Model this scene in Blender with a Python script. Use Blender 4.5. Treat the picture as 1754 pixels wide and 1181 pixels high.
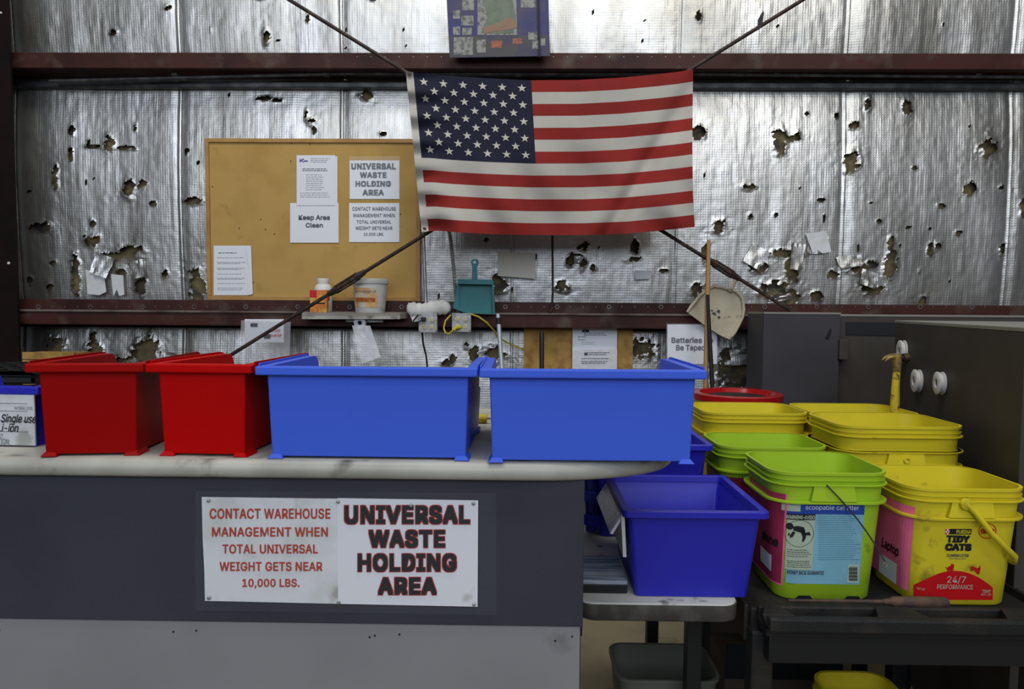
import bpy, bmesh, math, random
import numpy as np
from mathutils import Matrix, Vector
random.seed(7)
R = math.radians
PI = math.pi
for o in list(bpy.data.objects):
    bpy.data.objects.remove(o)
col = bpy.context.scene.collection
sc = bpy.context.scene
# ------------------------------------------------------------------ camera, world, lights, exposure
CAMH = 1.40
FPX = 1169.0
cam_data = bpy.data.cameras.new('camera')
cam = bpy.data.objects.new('camera', cam_data)
col.objects.link(cam)
cam_data.sensor_width = 36.0
cam_data.lens = 36.0 * FPX / 1754.0
cam_data.clip_start = 0.05
CM = Matrix.Rotation(R(0.9), 4, 'Z') @ Matrix.Rotation(R(90 - 3.0), 4, 'X') @ Matrix.Rotation(R(0.40), 4, 'Z')
cam.matrix_world = Matrix.Translation((0, 0, CAMH)) @ CM
sc.camera = cam
world = bpy.data.worlds.new('world')
sc.world = world
world.use_nodes = True
world.node_tree.nodes['Background'].inputs[0].default_value = (0.75, 0.85, 1.0, 1)
world.node_tree.nodes['Background'].inputs[1].default_value = 0.06
def area(name, loc, target, sx, sy, power, color):
    l = bpy.data.lights.new(name, 'AREA'); l.shape = 'RECTANGLE'; l.size = sx; l.size_y = sy
    l.energy = power; l.color = color
    o = bpy.data.objects.new(name, l); col.objects.link(o)
    o.location = loc
    o.rotation_euler = (Vector(target) - Vector(loc)).to_track_quat('-Z', 'Y').to_euler()
    return o
area('overhead_lamp', (-0.2, 0.7, 6.0), (0.0, 2.4, 1.0), 4.0, 1.2, 150, (1.0, 0.98, 0.90))  # overhead area light, out of view
area('front_fill_light', (-0.6, -5.0, 4.2), (0.0, 3.0, 0.9), 9.0, 3.8, 340, (0.80, 0.88, 1.0))  # added fill behind the camera, also gives the foil something to reflect
area('hall_lamp', (2.6, -2.0, 5.6), (0.5, 3.0, 1.2), 1.6, 1.0, 60, (1.0, 0.96, 0.88))
sc.view_settings.view_transform = 'Standard'
sc.view_settings.look = 'None'
sc.view_settings.gamma = 1.0
sc.view_settings.use_curve_mapping = False
sc.view_settings.exposure = 0.0

# ------------------------------------------------------------------ placing helpers
C3 = CM.to_3x3()
def ray(px, py):
    return C3 @ Vector((px - 877.0, -(py - 590.5), -FPX))
def W(px, py, Y):
    d = ray(px, py); t = Y / d.y
    return Vector((d.x * t, Y, CAMH + d.z * t))
def ZP(px, py, Z):
    d = ray(px, py); t = (Z - CAMH) / d.z
    return Vector((d.x * t, d.y * t, Z))

# ------------------------------------------------------------------ materials
def mat(name, c, rough=0.5, metal=0.0, c2=None, ns=6.0, nlo=0.45, nhi=0.65, bump=0.0, bs=60.0,
        stretch=(1, 1, 1), dirt=None, ds=3.0, dlo=0.58, dhi=0.72, spec=0.3, alpha=1.0, trans=0.0, rvar=0.0):
    m = bpy.data.materials.new(name); m.use_nodes = True
    nt = m.node_tree; N = nt.nodes; L = nt.links
    b = N['Principled BSDF']
    b.inputs['Roughness'].default_value = rough
    b.inputs['Metallic'].default_value = metal
    b.inputs['Specular IOR Level'].default_value = spec
    b.inputs['Transmission Weight'].default_value = trans
    b.inputs['Alpha'].default_value = alpha
    c = (*c, 1)
    b.inputs['Base Color'].default_value = c
    tc = N.new('ShaderNodeTexCoord'); mp = N.new('ShaderNodeMapping')
    mp.inputs['Scale'].default_value = stretch
    L.new(tc.outputs['Object'], mp.inputs['Vector'])
    out = None
    def noise(s, det=4):
        n = N.new('ShaderNodeTexNoise'); n.inputs['Scale'].default_value = s; n.inputs['Detail'].default_value = det
        L.new(mp.outputs[0], n.inputs['Vector']); return n
    def mix(fac, a, bb):
        x = N.new('ShaderNodeMix'); x.data_type = 'RGBA'
        L.new(fac, x.inputs[0])
        if isinstance(a, tuple): x.inputs[6].default_value = a
        else: L.new(a, x.inputs[6])
        x.inputs[7].default_value = bb
        return x.outputs[2]
    def ramp(n, lo, hi):
        r = N.new('ShaderNodeMapRange'); r.inputs[1].default_value = lo; r.inputs[2].default_value = hi
        L.new(n.outputs[0], r.inputs[0]); return r.outputs[0]
    src = c
    if c2: src = mix(ramp(noise(ns), nlo, nhi), src, (*c2, 1))
    if dirt: src = mix(ramp(noise(ds, 8), dlo, dhi), src, (*dirt, 1))
    if not isinstance(src, tuple): L.new(src, b.inputs['Base Color'])
    if rvar:
        r = N.new('ShaderNodeMapRange'); r.inputs[3].default_value = max(0, rough - rvar); r.inputs[4].default_value = rough + rvar
        L.new(noise(ns * 1.7).outputs[0], r.inputs[0]); L.new(r.outputs[0], b.inputs['Roughness'])
    if bump:
        bp = N.new('ShaderNodeBump'); bp.inputs['Strength'].default_value = bump; bp.inputs['Distance'].default_value = 0.004
        L.new(noise(bs).outputs[0], bp.inputs['Height']); L.new(bp.outputs[0], b.inputs['Normal'])
    return m
M = {}
M['steel'] = mat('red_oxide_steel', (0.056, 0.020, 0.017), 0.5, 0.0, (0.032, 0.013, 0.012), 3, spec=.15, dirt=(0.10, 0.075, 0.06), ds=7, dlo=.55, dhi=.8)
M['steel_dark'] = mat('dark_column_steel', (0.012, 0.006, 0.006), 0.6, c2=(0.008, 0.005, 0.005), spec=.1)
M['rod'] = mat('rusty_rod', (0.030, 0.022, 0.020), 0.55, 0.3, (0.075, 0.045, 0.03), 30)
M['fluff'] = mat('brown_insulation_batt', (0.17, 0.135, 0.07), 1.0, c2=(0.06, 0.052, 0.04), ns=14, bump=1.0, bs=60)
M['galv'] = mat('galvanised_metal', (0.38, 0.38, 0.37), 0.45, 0.7, (0.22, 0.22, 0.22), 20)
M['galv_dark'] = mat('dull_pipe', (0.07, 0.07, 0.075), 0.5, 0.5, (0.14, 0.14, 0.14), 12)
M['cork'] = mat('cork', (0.46, 0.29, 0.092), 0.9, c2=(0.41, 0.25, 0.075), ns=5, bump=0.3, bs=250, dirt=(0.30, 0.19, 0.06), ds=9, dlo=.62, dhi=.8)
M['oak'] = mat('oak_frame', (0.42, 0.24, 0.08), 0.6, c2=(0.32, 0.17, 0.05), ns=20, stretch=(.3, 1, .3))
M['osb'] = mat('plywood', (0.42, 0.25, 0.07), 0.8, c2=(0.27, 0.15, 0.045), ns=16, dirt=(0.17, 0.10, 0.04), ds=9, dlo=.6, dhi=.75)
M['paper'] = mat('paper', (0.72, 0.74, 0.80), 0.7)
M['paper_grub'] = mat('grubby_paper', (0.66, 0.67, 0.70), 0.5, c2=(0.52, 0.53, 0.52), ns=9, dirt=(0.36, 0.36, 0.33), ds=12, dlo=.62, dhi=.7)
M['paper_clean'] = mat('white_card', (0.70, 0.71, 0.76), 0.45, dirt=(0.5, 0.5, 0.5), ds=14, dlo=.66, dhi=.75)
M['ink'] = mat('black_ink', (0.012, 0.013, 0.016), 0.6)
M['ink_grey'] = mat('dark_grey_ink', (0.07, 0.085, 0.10), 0.6)
M['ink_pale'] = mat('pale_grey_ink', (0.42, 0.44, 0.48), 0.7)
M['ink_red'] = mat('red_ink', (0.42, 0.045, 0.022), 0.6)
M['ink_redline'] = mat('red_outline_ink', (0.40, 0.02, 0.012), 0.6)
M['ink_blue'] = mat('blue_logo_ink', (0.06, 0.07, 0.22), 0.6)
M['flag_red'] = mat('flag_red', (0.24, 0.017, 0.013), 0.85, c2=(0.19, 0.015, 0.012), ns=4, bump=0.2, bs=400)
M['flag_white'] = mat('flag_white', (0.44, 0.42, 0.38), 0.85, c2=(0.36, 0.34, 0.31), ns=3, bump=0.2, bs=400)
M['flag_blue'] = mat('flag_blue', (0.011, 0.011, 0.030), 0.85, bump=0.2, bs=400)
M['star'] = mat('star_white', (0.48, 0.46, 0.40), 0.8)
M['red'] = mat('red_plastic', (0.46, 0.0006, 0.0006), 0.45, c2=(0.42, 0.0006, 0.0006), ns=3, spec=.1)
M['red_dk'] = mat('shaded_red_plastic', (0.30, 0.0006, 0.0006), 0.45, spec=.1)  # darker copy of the red: shading of the turned bin put into its colour
M['blue'] = mat('blue_plastic', (0.052, 0.120, 0.68), 0.42, c2=(0.046, 0.108, 0.63), ns=3, spec=.2)
M['blue_dk'] = mat('deep_blue_plastic', (0.020, 0.020, 0.42), 0.38, spec=.4)
M['blue_nv'] = mat('navy_plastic', (0.02, 0.025, 0.22), 0.3)
M['yellow'] = mat('yellow_plastic', (0.64, 0.53, 0.020), 0.45, c2=(0.56, 0.45, 0.018), ns=5, dirt=(0.24, 0.17, 0.02), ds=16, dlo=.62, dhi=.74)
M['green'] = mat('lime_plastic', (0.34, 0.52, 0.020), 0.45, c2=(0.28, 0.45, 0.018), ns=5, dirt=(0.10, 0.22, 0.02), ds=16, dlo=.64, dhi=.76)
M['black'] = mat('black_plastic', (0.012, 0.012, 0.013), 0.5)
M['cart'] = mat('dusty_black_plastic', (0.011, 0.011, 0.012), 0.6, c2=(0.026, 0.023, 0.019), ns=9, bump=0.3, bs=200)
M['laminate'] = mat('counter_laminate', (0.44, 0.43, 0.385), 0.4, c2=(0.31, 0.30, 0.265), ns=5, dirt=(0.09, 0.08, 0.07), ds=11, dlo=.57, dhi=.70)
M['table_white'] = mat('worn_white_top', (0.56, 0.55, 0.52), 0.5, dirt=(0.14, 0.13, 0.12), ds=14, dlo=.62, dhi=.7)
M['table_edge'] = mat('worn_dark_edge', (0.065, 0.060, 0.054), 0.6, c2=(0.11, 0.105, 0.095), ns=20)
M['fascia'] = mat('charcoal_fabric_panel', (0.040, 0.040, 0.056), 0.75, c2=(0.034, 0.034, 0.046), ns=4, bump=0.3, bs=500)
M['greypanel'] = mat('grey_laminate_panel', (0.235, 0.230, 0.240), 0.6, c2=(0.215, 0.21, 0.22), ns=3, dirt=(0.17, 0.17, 0.175), ds=5, dlo=.66, dhi=.72)
M['concrete'] = mat('concrete_floor', (0.26, 0.225, 0.15), 0.8, c2=(0.20, 0.175, 0.12), ns=4, dirt=(0.12, 0.10, 0.07), ds=7)
M['white'] = mat('white_plastic', (0.66, 0.66, 0.64), 0.45, dirt=(0.4, 0.4, 0.37), ds=20, dlo=.6, dhi=.75)
M['cream'] = mat('cream_plastic', (0.55, 0.50, 0.34), 0.5)
M['teal'] = mat('teal_plastic', (0.035, 0.17, 0.185), 0.5, c2=(0.03, 0.14, 0.155), ns=10)
M['beige'] = mat('beige_plastic', (0.48, 0.43, 0.32), 0.55, c2=(0.40, 0.35, 0.25), ns=8, dirt=(0.17, 0.14, 0.10), ds=22, dlo=.60, dhi=.72)
M['cloth'] = mat('white_rag', (0.62, 0.62, 0.60), 0.9, c2=(0.45, 0.45, 0.42), ns=12)
M['wood'] = mat('broom_wood', (0.40, 0.22, 0.10), 0.6, c2=(0.26, 0.13, 0.06), ns=30, stretch=(1, 1, .1))
M['cab'] = mat('charcoal_cabinet', (0.046, 0.044, 0.052), 0.6, c2=(0.038, 0.036, 0.042), ns=3, bump=.1, bs=300)
M['cab2'] = mat('brown_grey_panel', (0.052, 0.044, 0.038), 0.6, c2=(0.040, 0.034, 0.030), ns=3, bump=.1, bs=300)
M['cabtop'] = mat('grey_cabinet_top', (0.24, 0.23, 0.21), 0.5)
M['pink'] = mat('pink_sheet', (0.85, 0.16, 0.33), 0.5, c2=(0.78, 0.13, 0.28), ns=8)
M['magenta'] = mat('dull_magenta_sheet', (0.33, 0.030, 0.085), 0.45, c2=(0.24, 0.022, 0.06), ns=8)
M['sky'] = mat('pale_blue_label', (0.22, 0.46, 0.58), 0.4, c2=(0.19, 0.41, 0.52), ns=9)
M['royal'] = mat('royal_label', (0.02, 0.06, 0.33), 0.4)
M['labelcream'] = mat('cream_label', (0.42, 0.50, 0.38), 0.5)
M['labelred'] = mat('red_label', (0.52, 0.008, 0.012), 0.4)
M['clear'] = mat('clear_film', (0.9, 0.93, 1.0), 0.12, alpha=0.05, spec=.8)
M['baggy'] = mat('cloudy_film', (0.80, 0.80, 0.86), 0.2, alpha=0.62, spec=.8, bump=.8, bs=40)
M['chrome'] = mat('chrome', (0.6, 0.6, 0.6), 0.2, 1.0)
M['orange'] = mat('orange_card', (0.60, 0.19, 0.03), 0.5, c2=(0.62, 0.40, 0.10), ns=40)
M['silver'] = mat('silver_pole', (0.42, 0.45, 0.50), 0.35, 0.3)
M['rust'] = mat('rusty_tool', (0.055, 0.038, 0.030), 0.7, c2=(0.10, 0.055, 0.035), ns=30)
M['hammer'] = mat('yellow_hammer_grip', (0.62, 0.47, 0.03), 0.5, dirt=(0.10, 0.07, 0.02), ds=45, dlo=.55, dhi=.65)
M['brass'] = mat('worn_steel_head', (0.36, 0.25, 0.07), 0.5, 0.4, (0.15, 0.10, 0.05), 40)
M['bin_grey'] = mat('grey_translucent_plastic', (0.12, 0.125, 0.10), 0.5)
M['cardboard'] = mat('dark_cardboard', (0.065, 0.055, 0.042), 0.8)
M['purple'] = mat('poster_purple', (0.035, 0.032, 0.13), 0.5, c2=(0.07, 0.06, 0.09), ns=5)
M['skin'] = mat('printed_skin', (0.24, 0.15, 0.10), 0.6)
M['shirt'] = mat('printed_green_shirt', (0.15, 0.18, 0.13), 0.6, c2=(0.11, 0.14, 0.11), ns=20)
M['photo_a'] = mat('printed_photo_grey', (0.26, 0.26, 0.24), 0.6, c2=(0.08, 0.09, 0.09), ns=45)
M['photo_b'] = mat('printed_photo_orange', (0.36, 0.12, 0.05), 0.6, c2=(0.16, 0.06, 0.08), ns=45)
M['yellowcord'] = mat('yellow_cord', (0.50, 0.42, 0.03), 0.5)

# foil facing
def foil_mat():
    m = bpy.data.materials.new('foil_facing'); m.use_nodes = True
    nt = m.node_tree; N = nt.nodes; L = nt.links; b = N['Principled BSDF']
    b.inputs['Metallic'].default_value = 0.92
    tc = N.new('ShaderNodeTexCoord')
    def noise(scale, st, det=4):
        mp = N.new('ShaderNodeMapping'); mp.inputs['Scale'].default_value = st
        L.new(tc.outputs['Object'], mp.inputs['Vector'])
        n = N.new('ShaderNodeTexNoise'); n.inputs['Scale'].default_value = scale; n.inputs['Detail'].default_value = det
        L.new(mp.outputs[0], n.inputs['Vector']); return n.outputs[0]
    cr = N.new('ShaderNodeValToRGB')
    cr.color_ramp.elements[0].position = 0.30; cr.color_ramp.elements[0].color = (0.36, 0.345, 0.31, 1)
    cr.color_ramp.elements[1].position = 0.62; cr.color_ramp.elements[1].color = (0.67, 0.665, 0.65, 1)
    L.new(noise(2.2, (1.6, 1, 0.7), 7), cr.inputs[0]); L.new(cr.outputs[0], b.inputs['Base Color'])
    rr = N.new('ShaderNodeMapRange'); rr.inputs[3].default_value = 0.32; rr.inputs[4].default_value = 0.50
    L.new(noise(5, (1, 1, 1)), rr.inputs[0]); L.new(rr.outputs[0], b.inputs['Roughness'])
    def wave(direction):
        w = N.new('ShaderNodeTexWave'); w.bands_direction = direction
        w.inputs['Scale'].default_value = 23; w.inputs['Distortion'].default_value = 1.2
        w.inputs['Detail'].default_value = 1; w.inputs['Detail Scale'].default_value = .4
        L.new(tc.outputs['Object'], w.inputs['Vector']); return w.outputs[1]
    mx = N.new('ShaderNodeMath'); mx.operation = 'MAXIMUM'
    L.new(wave('X'), mx.inputs[0]); L.new(wave('Z'), mx.inputs[1])
    b1 = N.new('ShaderNodeBump'); b1.inputs['Strength'].default_value = 0.35; b1.inputs['Distance'].default_value = 0.0012
    L.new(mx.outputs[0], b1.inputs['Height'])
    b2 = N.new('ShaderNodeBump'); b2.inputs['Strength'].default_value = 0.8; b2.inputs['Distance'].default_value = 0.0025
    L.new(noise(30, (1.6, 1, 0.22), 5), b2.inputs['Height']); L.new(b1.outputs[0], b2.inputs['Normal'])
    b3 = N.new('ShaderNodeBump'); b3.inputs['Strength'].default_value = 0.4; b3.inputs['Distance'].default_value = 0.003
    L.new(noise(26, (1, 1, 1), 6), b3.inputs['Height']); L.new(b2.outputs[0], b3.inputs['Normal'])
    L.new(b3.outputs[0], b.inputs['Normal'])
    return m
M['foil'] = foil_mat()

# ------------------------------------------------------------------ mesh building
OFF = {}
def tag(o, label=None, cat=None, group=None, kind=None):
    if label: o['label'] = label
    if cat: o['category'] = cat
    if group: o['group'] = group
    if kind: o['kind'] = kind
    return o
def thing(name, label, cat, loc=(0, 0, 0), rotz=0.0, group=None, kind=None):
    o = bpy.data.objects.new(name, None); col.objects.link(o)
    o.empty_display_size = 0.05
    o.location = loc; o.rotation_euler = (0, 0, rotz)
    OFF[o] = Vector(loc)
    return tag(o, label, cat, group, kind)
class MB:
    def __init__(s): s.v = []; s.f = []
    def add(s, vs, fs):
        n = len(s.v); s.v += [tuple(v) for v in vs]; s.f += [tuple(i + n for i in f) for f in fs]; return s
    def box(s, x0, x1, y0, y1, z0, z1):
        return s.hexa([(x0, y0, z0), (x1, y0, z0), (x1, y1, z0), (x0, y1, z0), (x0, y0, z1), (x1, y0, z1), (x1, y1, z1), (x0, y1, z1)])
    def hexa(s, p):
        return s.add(p, [(0, 3, 2, 1), (4, 5, 6, 7), (0, 1, 5, 4), (1, 2, 6, 5), (2, 3, 7, 6), (3, 0, 4, 7)])
    def prism(s, a, b):
        n = len(a)
        return s.add(list(a) + list(b), [tuple(range(n))[::-1], tuple(range(n, 2 * n))] + [(i, (i + 1) % n, n + (i + 1) % n, n + i) for i in range(n)])
    def loft(s, loops, cap0=True, cap1=True):
        n = len(loops[0]); vs = [p for l in loops for p in l]; fs = []
        for k in range(len(loops) - 1):
            for i in range(n):
                j = (i + 1) % n
                fs.append((k * n + i, k * n + j, (k + 1) * n + j, (k + 1) * n + i))
        if cap0: fs.append(tuple(range(n))[::-1])
        if cap1: fs.append(tuple(range((len(loops) - 1) * n, len(loops) * n)))
        return s.add(vs, fs)
    def tube(s, pts, r, n=8, flat=1.0):
        pts = [Vector(p) for p in pts]; loops = []
        prev = None
        for i, p in enumerate(pts):
            t = (pts[min(i + 1, len(pts) - 1)] - pts[max(i - 1, 0)]).normalized()
            if prev is None:
                up = Vector((0, 0, 1)) if abs(t.z) < 0.9 else Vector((0, 1, 0))
                a = t.cross(up).normalized()
            else:
                a = (prev - t * prev.dot(t)).normalized()
            prev = a; b = t.cross(a)
            rr = r[i] if isinstance(r, (list, tuple)) else r
            loops.append([p + a * math.cos(2 * PI * k / n) * rr + b * math.sin(2 * PI * k / n) * rr * flat for k in range(n)])
        return s.loft(loops)
    def lathe(s, prof, c, axis='Z', n=32, cap0=True, cap1=True):
        loops = []
        for r, h in prof:
            l = []
            for k in range(n):
                a = 2 * PI * k / n; x, y = math.cos(a) * r, math.sin(a) * r
                v = {'Z': (x, y, h), 'Y': (x, h, -y), 'X': (h, x, y)}[axis]
                l.append((c[0] + v[0], c[1] + v[1], c[2] + v[2]))
            loops.append(l)
        return s.loft(loops, cap0, cap1)
    def poly(s, pts): return s.add(pts, [tuple(range(len(pts)))])
    def build(s, name, m, parent=None, bevel=0.0, smooth=None, local=False, solid=True):
        me = bpy.data.meshes.new(name)
        vs = s.v
        if not local:
            if parent is not None: off = OFF[parent]
            else:
                a = np.array(vs); off = Vector((float((a[:, 0].min() + a[:, 0].max()) / 2), float((a[:, 1].min() + a[:, 1].max()) / 2), float(a[:, 2].min())))
            vs = [(v[0] - off.x, v[1] - off.y, v[2] - off.z) for v in vs]
        me.from_pydata(vs, [], s.f)
        if solid:
            bm = bmesh.new(); bm.from_mesh(me); bmesh.ops.recalc_face_normals(bm, faces=bm.faces); bm.to_mesh(me); bm.free()
        me.materials.append(M[m] if isinstance(m, str) else m)
        o = bpy.data.objects.new(name, me); col.objects.link(o)
        if parent is not None: o.parent = parent; OFF[o] = OFF.get(parent, Vector())
        elif not local: o.location = off; OFF[o] = off
        if smooth is not None:
            me.polygons.foreach_set('use_smooth', [True] * len(me.polygons))
            me.set_sharp_from_angle(angle=R(smooth))
        if bevel:
            bv = o.modifiers.new('bevel', 'BEVEL'); bv.width = bevel; bv.segments = 2; bv.limit_method = 'ANGLE'; bv.angle_limit = R(40)
            bv.harden_normals = False
        return o
def copy_tree(o, parent=None):
    c = o.copy(); col.objects.link(c)
    if parent is not None: c.parent = parent; c.matrix_parent_inverse = Matrix()
    for ch in o.children: copy_tree(ch, c)
    return c

FONT = None
try:
    import os
    fp = os.path.join(bpy.utils.resource_path('LOCAL'), 'datafiles', 'fonts', 'Inter.woff2')
    if os.path.exists(fp): FONT = bpy.data.fonts.load(fp)
except Exception:
    FONT = None
print('FONT', FONT)
# flat print: words fitted into a box of a planar surface
def text_mesh(body, bold=0.0, shear=0.0, spacing=1.0):
    cu = bpy.data.curves.new('lettering', 'FONT'); cu.body = body; cu.size = 1.0
    if FONT: cu.font = FONT
    cu.shear = shear; cu.space_character = spacing; cu.resolution_u = 4
    o = bpy.data.objects.new('lettering', cu); col.objects.link(o)
    dg = bpy.context.evaluated_depsgraph_get(); dg.update()
    me = bpy.data.meshes.new_from_object(o.evaluated_get(dg))
    bpy.data.objects.remove(o)
    return me
def text_geo(body, fmap, w0, w1, h0, h1, bold=0.0, shear=0.0, spacing=1.0):
    """returns MB with text scaled into w0..w1,h0..h1 and mapped through fmap(u,v)->xyz"""
    me = text_mesh(body, bold, shear, spacing)
    co = np.array([v.co[:2] for v in me.vertices])
    mn = co.min(0); mx = co.max(0)
    mb = MB(); fs = [tuple(p.vertices) for p in me.polygons]
    mn = mn - bold; mx = mx + bold
    dirs = [(0, 0)] if bold == 0 else [(0, 0)] + [(bold * math.cos(q * PI / 4), bold * math.sin(q * PI / 4)) for q in range(8)]
    if bold > .03: dirs += [(bold, bold), (-bold, bold), (bold, -bold), (-bold, -bold)]
    for kk, (dx_, dy_) in enumerate(dirs):
        vs = []
        for x, y in co:
            u = w0 + (w1 - w0) * (x + dx_ - mn[0]) / (mx[0] - mn[0]); v = h0 + (h1 - h0) * (y + dy_ - mn[1]) / (mx[1] - mn[1])
            p_ = fmap(u, v); vs.append((p_[0], p_[1] - 6e-5 * kk, p_[2]))
        fv = [(vs[i][0], vs[i][1] - 7e-6 * (fi % 8), vs[i][2]) for fi, f in enumerate(fs) for i in f]
        ff = []; q_ = 0
        for f in fs: ff.append(tuple(range(q_, q_ + len(f)))); q_ += len(f)
        mb.add(fv, ff)
    bpy.data.meshes.remove(me)
    return mb
def TXT(body, x0, y0, x1, y1, Y, m, parent, bold=0.0, shear=0.0, spacing=1.0, name='lettering'):
    mb = text_geo(body, lambda u, v: tuple(W(u, v, Y)), x0, x1, y1, y0, bold, shear, spacing)
    return mb.build(name, m, parent, solid=False)
def rect(mb, x0, y0, x1, y1, Y, th=0.001):
    """a thin sheet whose corners are given on the plane at distance Y"""
    a, b, c, d = W(x0, y0, Y), W(x1, y0, Y), W(x1, y1, Y), W(x0, y1, Y)
    return mb.hexa([d, c, c + Vector((0, th, 0)), d + Vector((0, th, 0)), a, b, b + Vector((0, th, 0)), a + Vector((0, th, 0))])
def quad(mb, pts, Y, th=0.001):
    a = [W(x, y, Y) for x, y in pts]
    return mb.prism(a, [p + Vector((0, th, 0)) for p in a])
def paper(name, label, cat, x0, y0, x1, y1, Y, m='paper', group=None, skew=0):
    t = thing(name, label, cat, W((x0 + x1) / 2, y1, Y), group=group)
    quad(MB(), [(x0, y0), (x1, y0 + skew), (x1, y1 + skew), (x0, y1)], Y).build('sheet', m, t)
    return t
def lines(parent, x0, x1, ys, Y, m='ink_pale', h=1.0, jitter=8, name='print_line'):
    mb = MB(); rr = random.Random(int(x0 * 7 + ys[0]))
    for y in ys:
        e = x1 - rr.random() * jitter
        x = x0
        while x < e:
            w = 2 + rr.random() * 5
            rect(mb, x, y, min(x + w, e), y + h, Y, 0.0002); x += w + 1.0
    return mb.build(name, m, parent)

# value noise for geometry
def vnoise(x, y, seed=0):
    rs = np.random.RandomState(seed); T = rs.rand(257, 257)
    xi = np.floor(x).astype(int); yi = np.floor(y).astype(int); fx = x - xi; fy = y - yi
    fx = fx * fx * (3 - 2 * fx); fy = fy * fy * (3 - 2 * fy)
    a = T[xi % 256, yi % 256]; b = T[(xi + 1) % 256, yi % 256]; c = T[xi % 256, (yi + 1) % 256]; d = T[(xi + 1) % 256, (yi + 1) % 256]
    return (a * (1 - fx) + b * fx) * (1 - fy) + (c * (1 - fx) + d * fx) * fy - 0.5

# ------------------------------------------------------------------ setting: floor, insulated wall, steel
YW = 3.88       # foil facing
YG = 3.68       # front of the girts
MB().box(-6, 6, -7, 4.1, -0.08, 0).build('floor', 'concrete')
bpy.data.objects['floor']['kind'] = 'structure'
bpy.data.objects['floor']['label'] = 'dusty tan concrete floor under the tables and counter'
wall = thing('wall_back', 'metal building wall lined with torn silver foil-faced insulation', None, (0, YW, 0), kind='structure')
# batt behind the facing
gx = np.linspace(-4.5, 4.7, 190); gz = np.linspace(0, 3.7, 80)
GX, GZ = np.meshgrid(gx, gz)
zb_ = W(877, 105, YG).z
tt = np.where(GZ < 1.355, GZ / 1.355, np.where(GZ < zb_, (GZ - 1.355) / (zb_ - 1.355), (GZ - zb_) / (3.7 - zb_)))
dy = 0.020 - 0.040 * np.sin(PI * np.clip(tt, 0, 1)) ** .6 + 0.030 * vnoise(GX * 14, GZ * 14, 3) + 0.02 * vnoise(GX * 40 + 9, GZ * 40, 4)
vs = np.stack([GX, YW + dy, GZ], -1).reshape(-1, 3)
def grid_faces(nx, nz, keep=None):
    idx = np.arange(nx * nz).reshape(nz, nx)
    f = np.stack([idx[:-1, :-1], idx[:-1, 1:], idx[1:, 1:], idx[1:, :-1]], -1)
    f = f.reshape(-1, 4) if keep is None else f[keep]
    return f
mb = MB(); mb.v = vs.tolist(); mb.f = grid_faces(190, 80).tolist()
mb.build('insulation_batt', 'fluff', wall, solid=False, smooth=60)
MB().box(-4.6, 4.8, YW + 0.10, YW + 0.14, 0, 3.7).build('cladding', 'steel_dark', wall)
# tears: px, py, rx, ry
TEARS = [(291,19,6,5),(201,60,6,5),(460,68,6,12),(530,34,3,7),(453,1,9,4),(193,250,9,12),(170,254,14,3),(216,256,18,4),(227,328,8,15),(250,318,6,6),
 (130,225,4,8),(129,270,3,11),(103,305,4,15),(75,390,17,6),(166,383,4,7),(457,172,11,4),(476,174,9,3),(537,210,10,7),(527,196,3,7),(541,225,3,5),
 (236,221,3,7),(338,346,12,5),(163,414,12,9),(180,445,8,10),(228,432,20,10),(206,440,14,6),(134,468,6,28),(245,458,5,9),(289,470,6,7),(244,492,9,13),
 (341,490,14,24),(213,468,8,7),(97,590,15,12),(165,602,13,14),(163,580,4,12),(255,604,19,24),(212,616,24,6),(526,616,8,6),(627,167,9,7),(641,2,6,4),
 (658,232,6,3),(1194,33,5,7),(1192,229,10,10),(1332,246,9,18),(1350,241,14,4),(1361,235,5,7),(1379,197,4,4),(1429,200,4,5),(1457,217,7,5),
 (1452,279,13,15),(1550,187,8,12),(1484,182,4,12),(1684,256,12,15),(1275,323,10,5),(1651,327,8,9),(1705,325,6,5),(1605,355,6,4),(1228,391,9,11),
 (1281,372,4,4),(1324,371,4,4),(1300,458,14,8),(1340,436,26,6),(1353,462,9,26),(1330,492,24,10),(1322,505,22,7),(1350,508,12,12),(1466,464,16,7),(1489,455,7,8),(1520,455,10,25),
 (1520,422,6,11),(1492,497,20,8),(1420,472,10,6),(1396,508,9,7),(1746,360,7,16),(1206,434,5,16),(998,424,9,7),(975,446,6,10),(998,452,6,9),(986,440,10,4),
 (1014,461,6,5),(1086,425,6,11),(1083,445,12,4),(853,488,13,14),(963,490,11,8),(1192,496,9,10),(1136,464,7,3),(803,592,7,6),(845,606,20,11),
 (768,621,10,5),(777,614,5,6),(1100,596,20,16),(1258,640,36,26),(1296,600,16,12),(1245,608,12,10),(812,606,8,12),(1588,430,4,10),(1600,423,5,7),(1710,430,5,12),
 (1580,515,7,6),(834,412,3,3),(96,450,5,4),(55,480,4,6),(88,492,4,5),(268,350,5,4),(325,262,3,5),(1560,290,4,3),(1400,345,5,3),(1500,380,4,3),(1635,400,5,4)]
rq = random.Random(11)
for k in range(60):
    TEARS.append((rq.uniform(40, 1740), rq.choice([rq.uniform(10, 85), rq.uniform(160, 510), rq.uniform(300, 510), rq.uniform(300, 510)]), *rq.choice([(1.0, 5.0), (4.5, 1.2), (1.6, 2.2), (1.3, 3.2)])))
TW = []
for (tx, ty, rx, ry) in TEARS:
    c = W(tx, ty, YW - 0.015); s = (YW / FPX)
    TW.append((c.x, c.z, rx * s * 0.92, ry * s * 0.92))
STEP = 0.0062
zA = 1.355; zB = W(877, 105, YG).z; ZTOP = 3.62
seams_px = [-520, -230, 42, 320, 592, 880, 1158, 1438, 1718, 2000, 2290]
sx = [W(p, 400, YW).x for p in seams_px]
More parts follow.
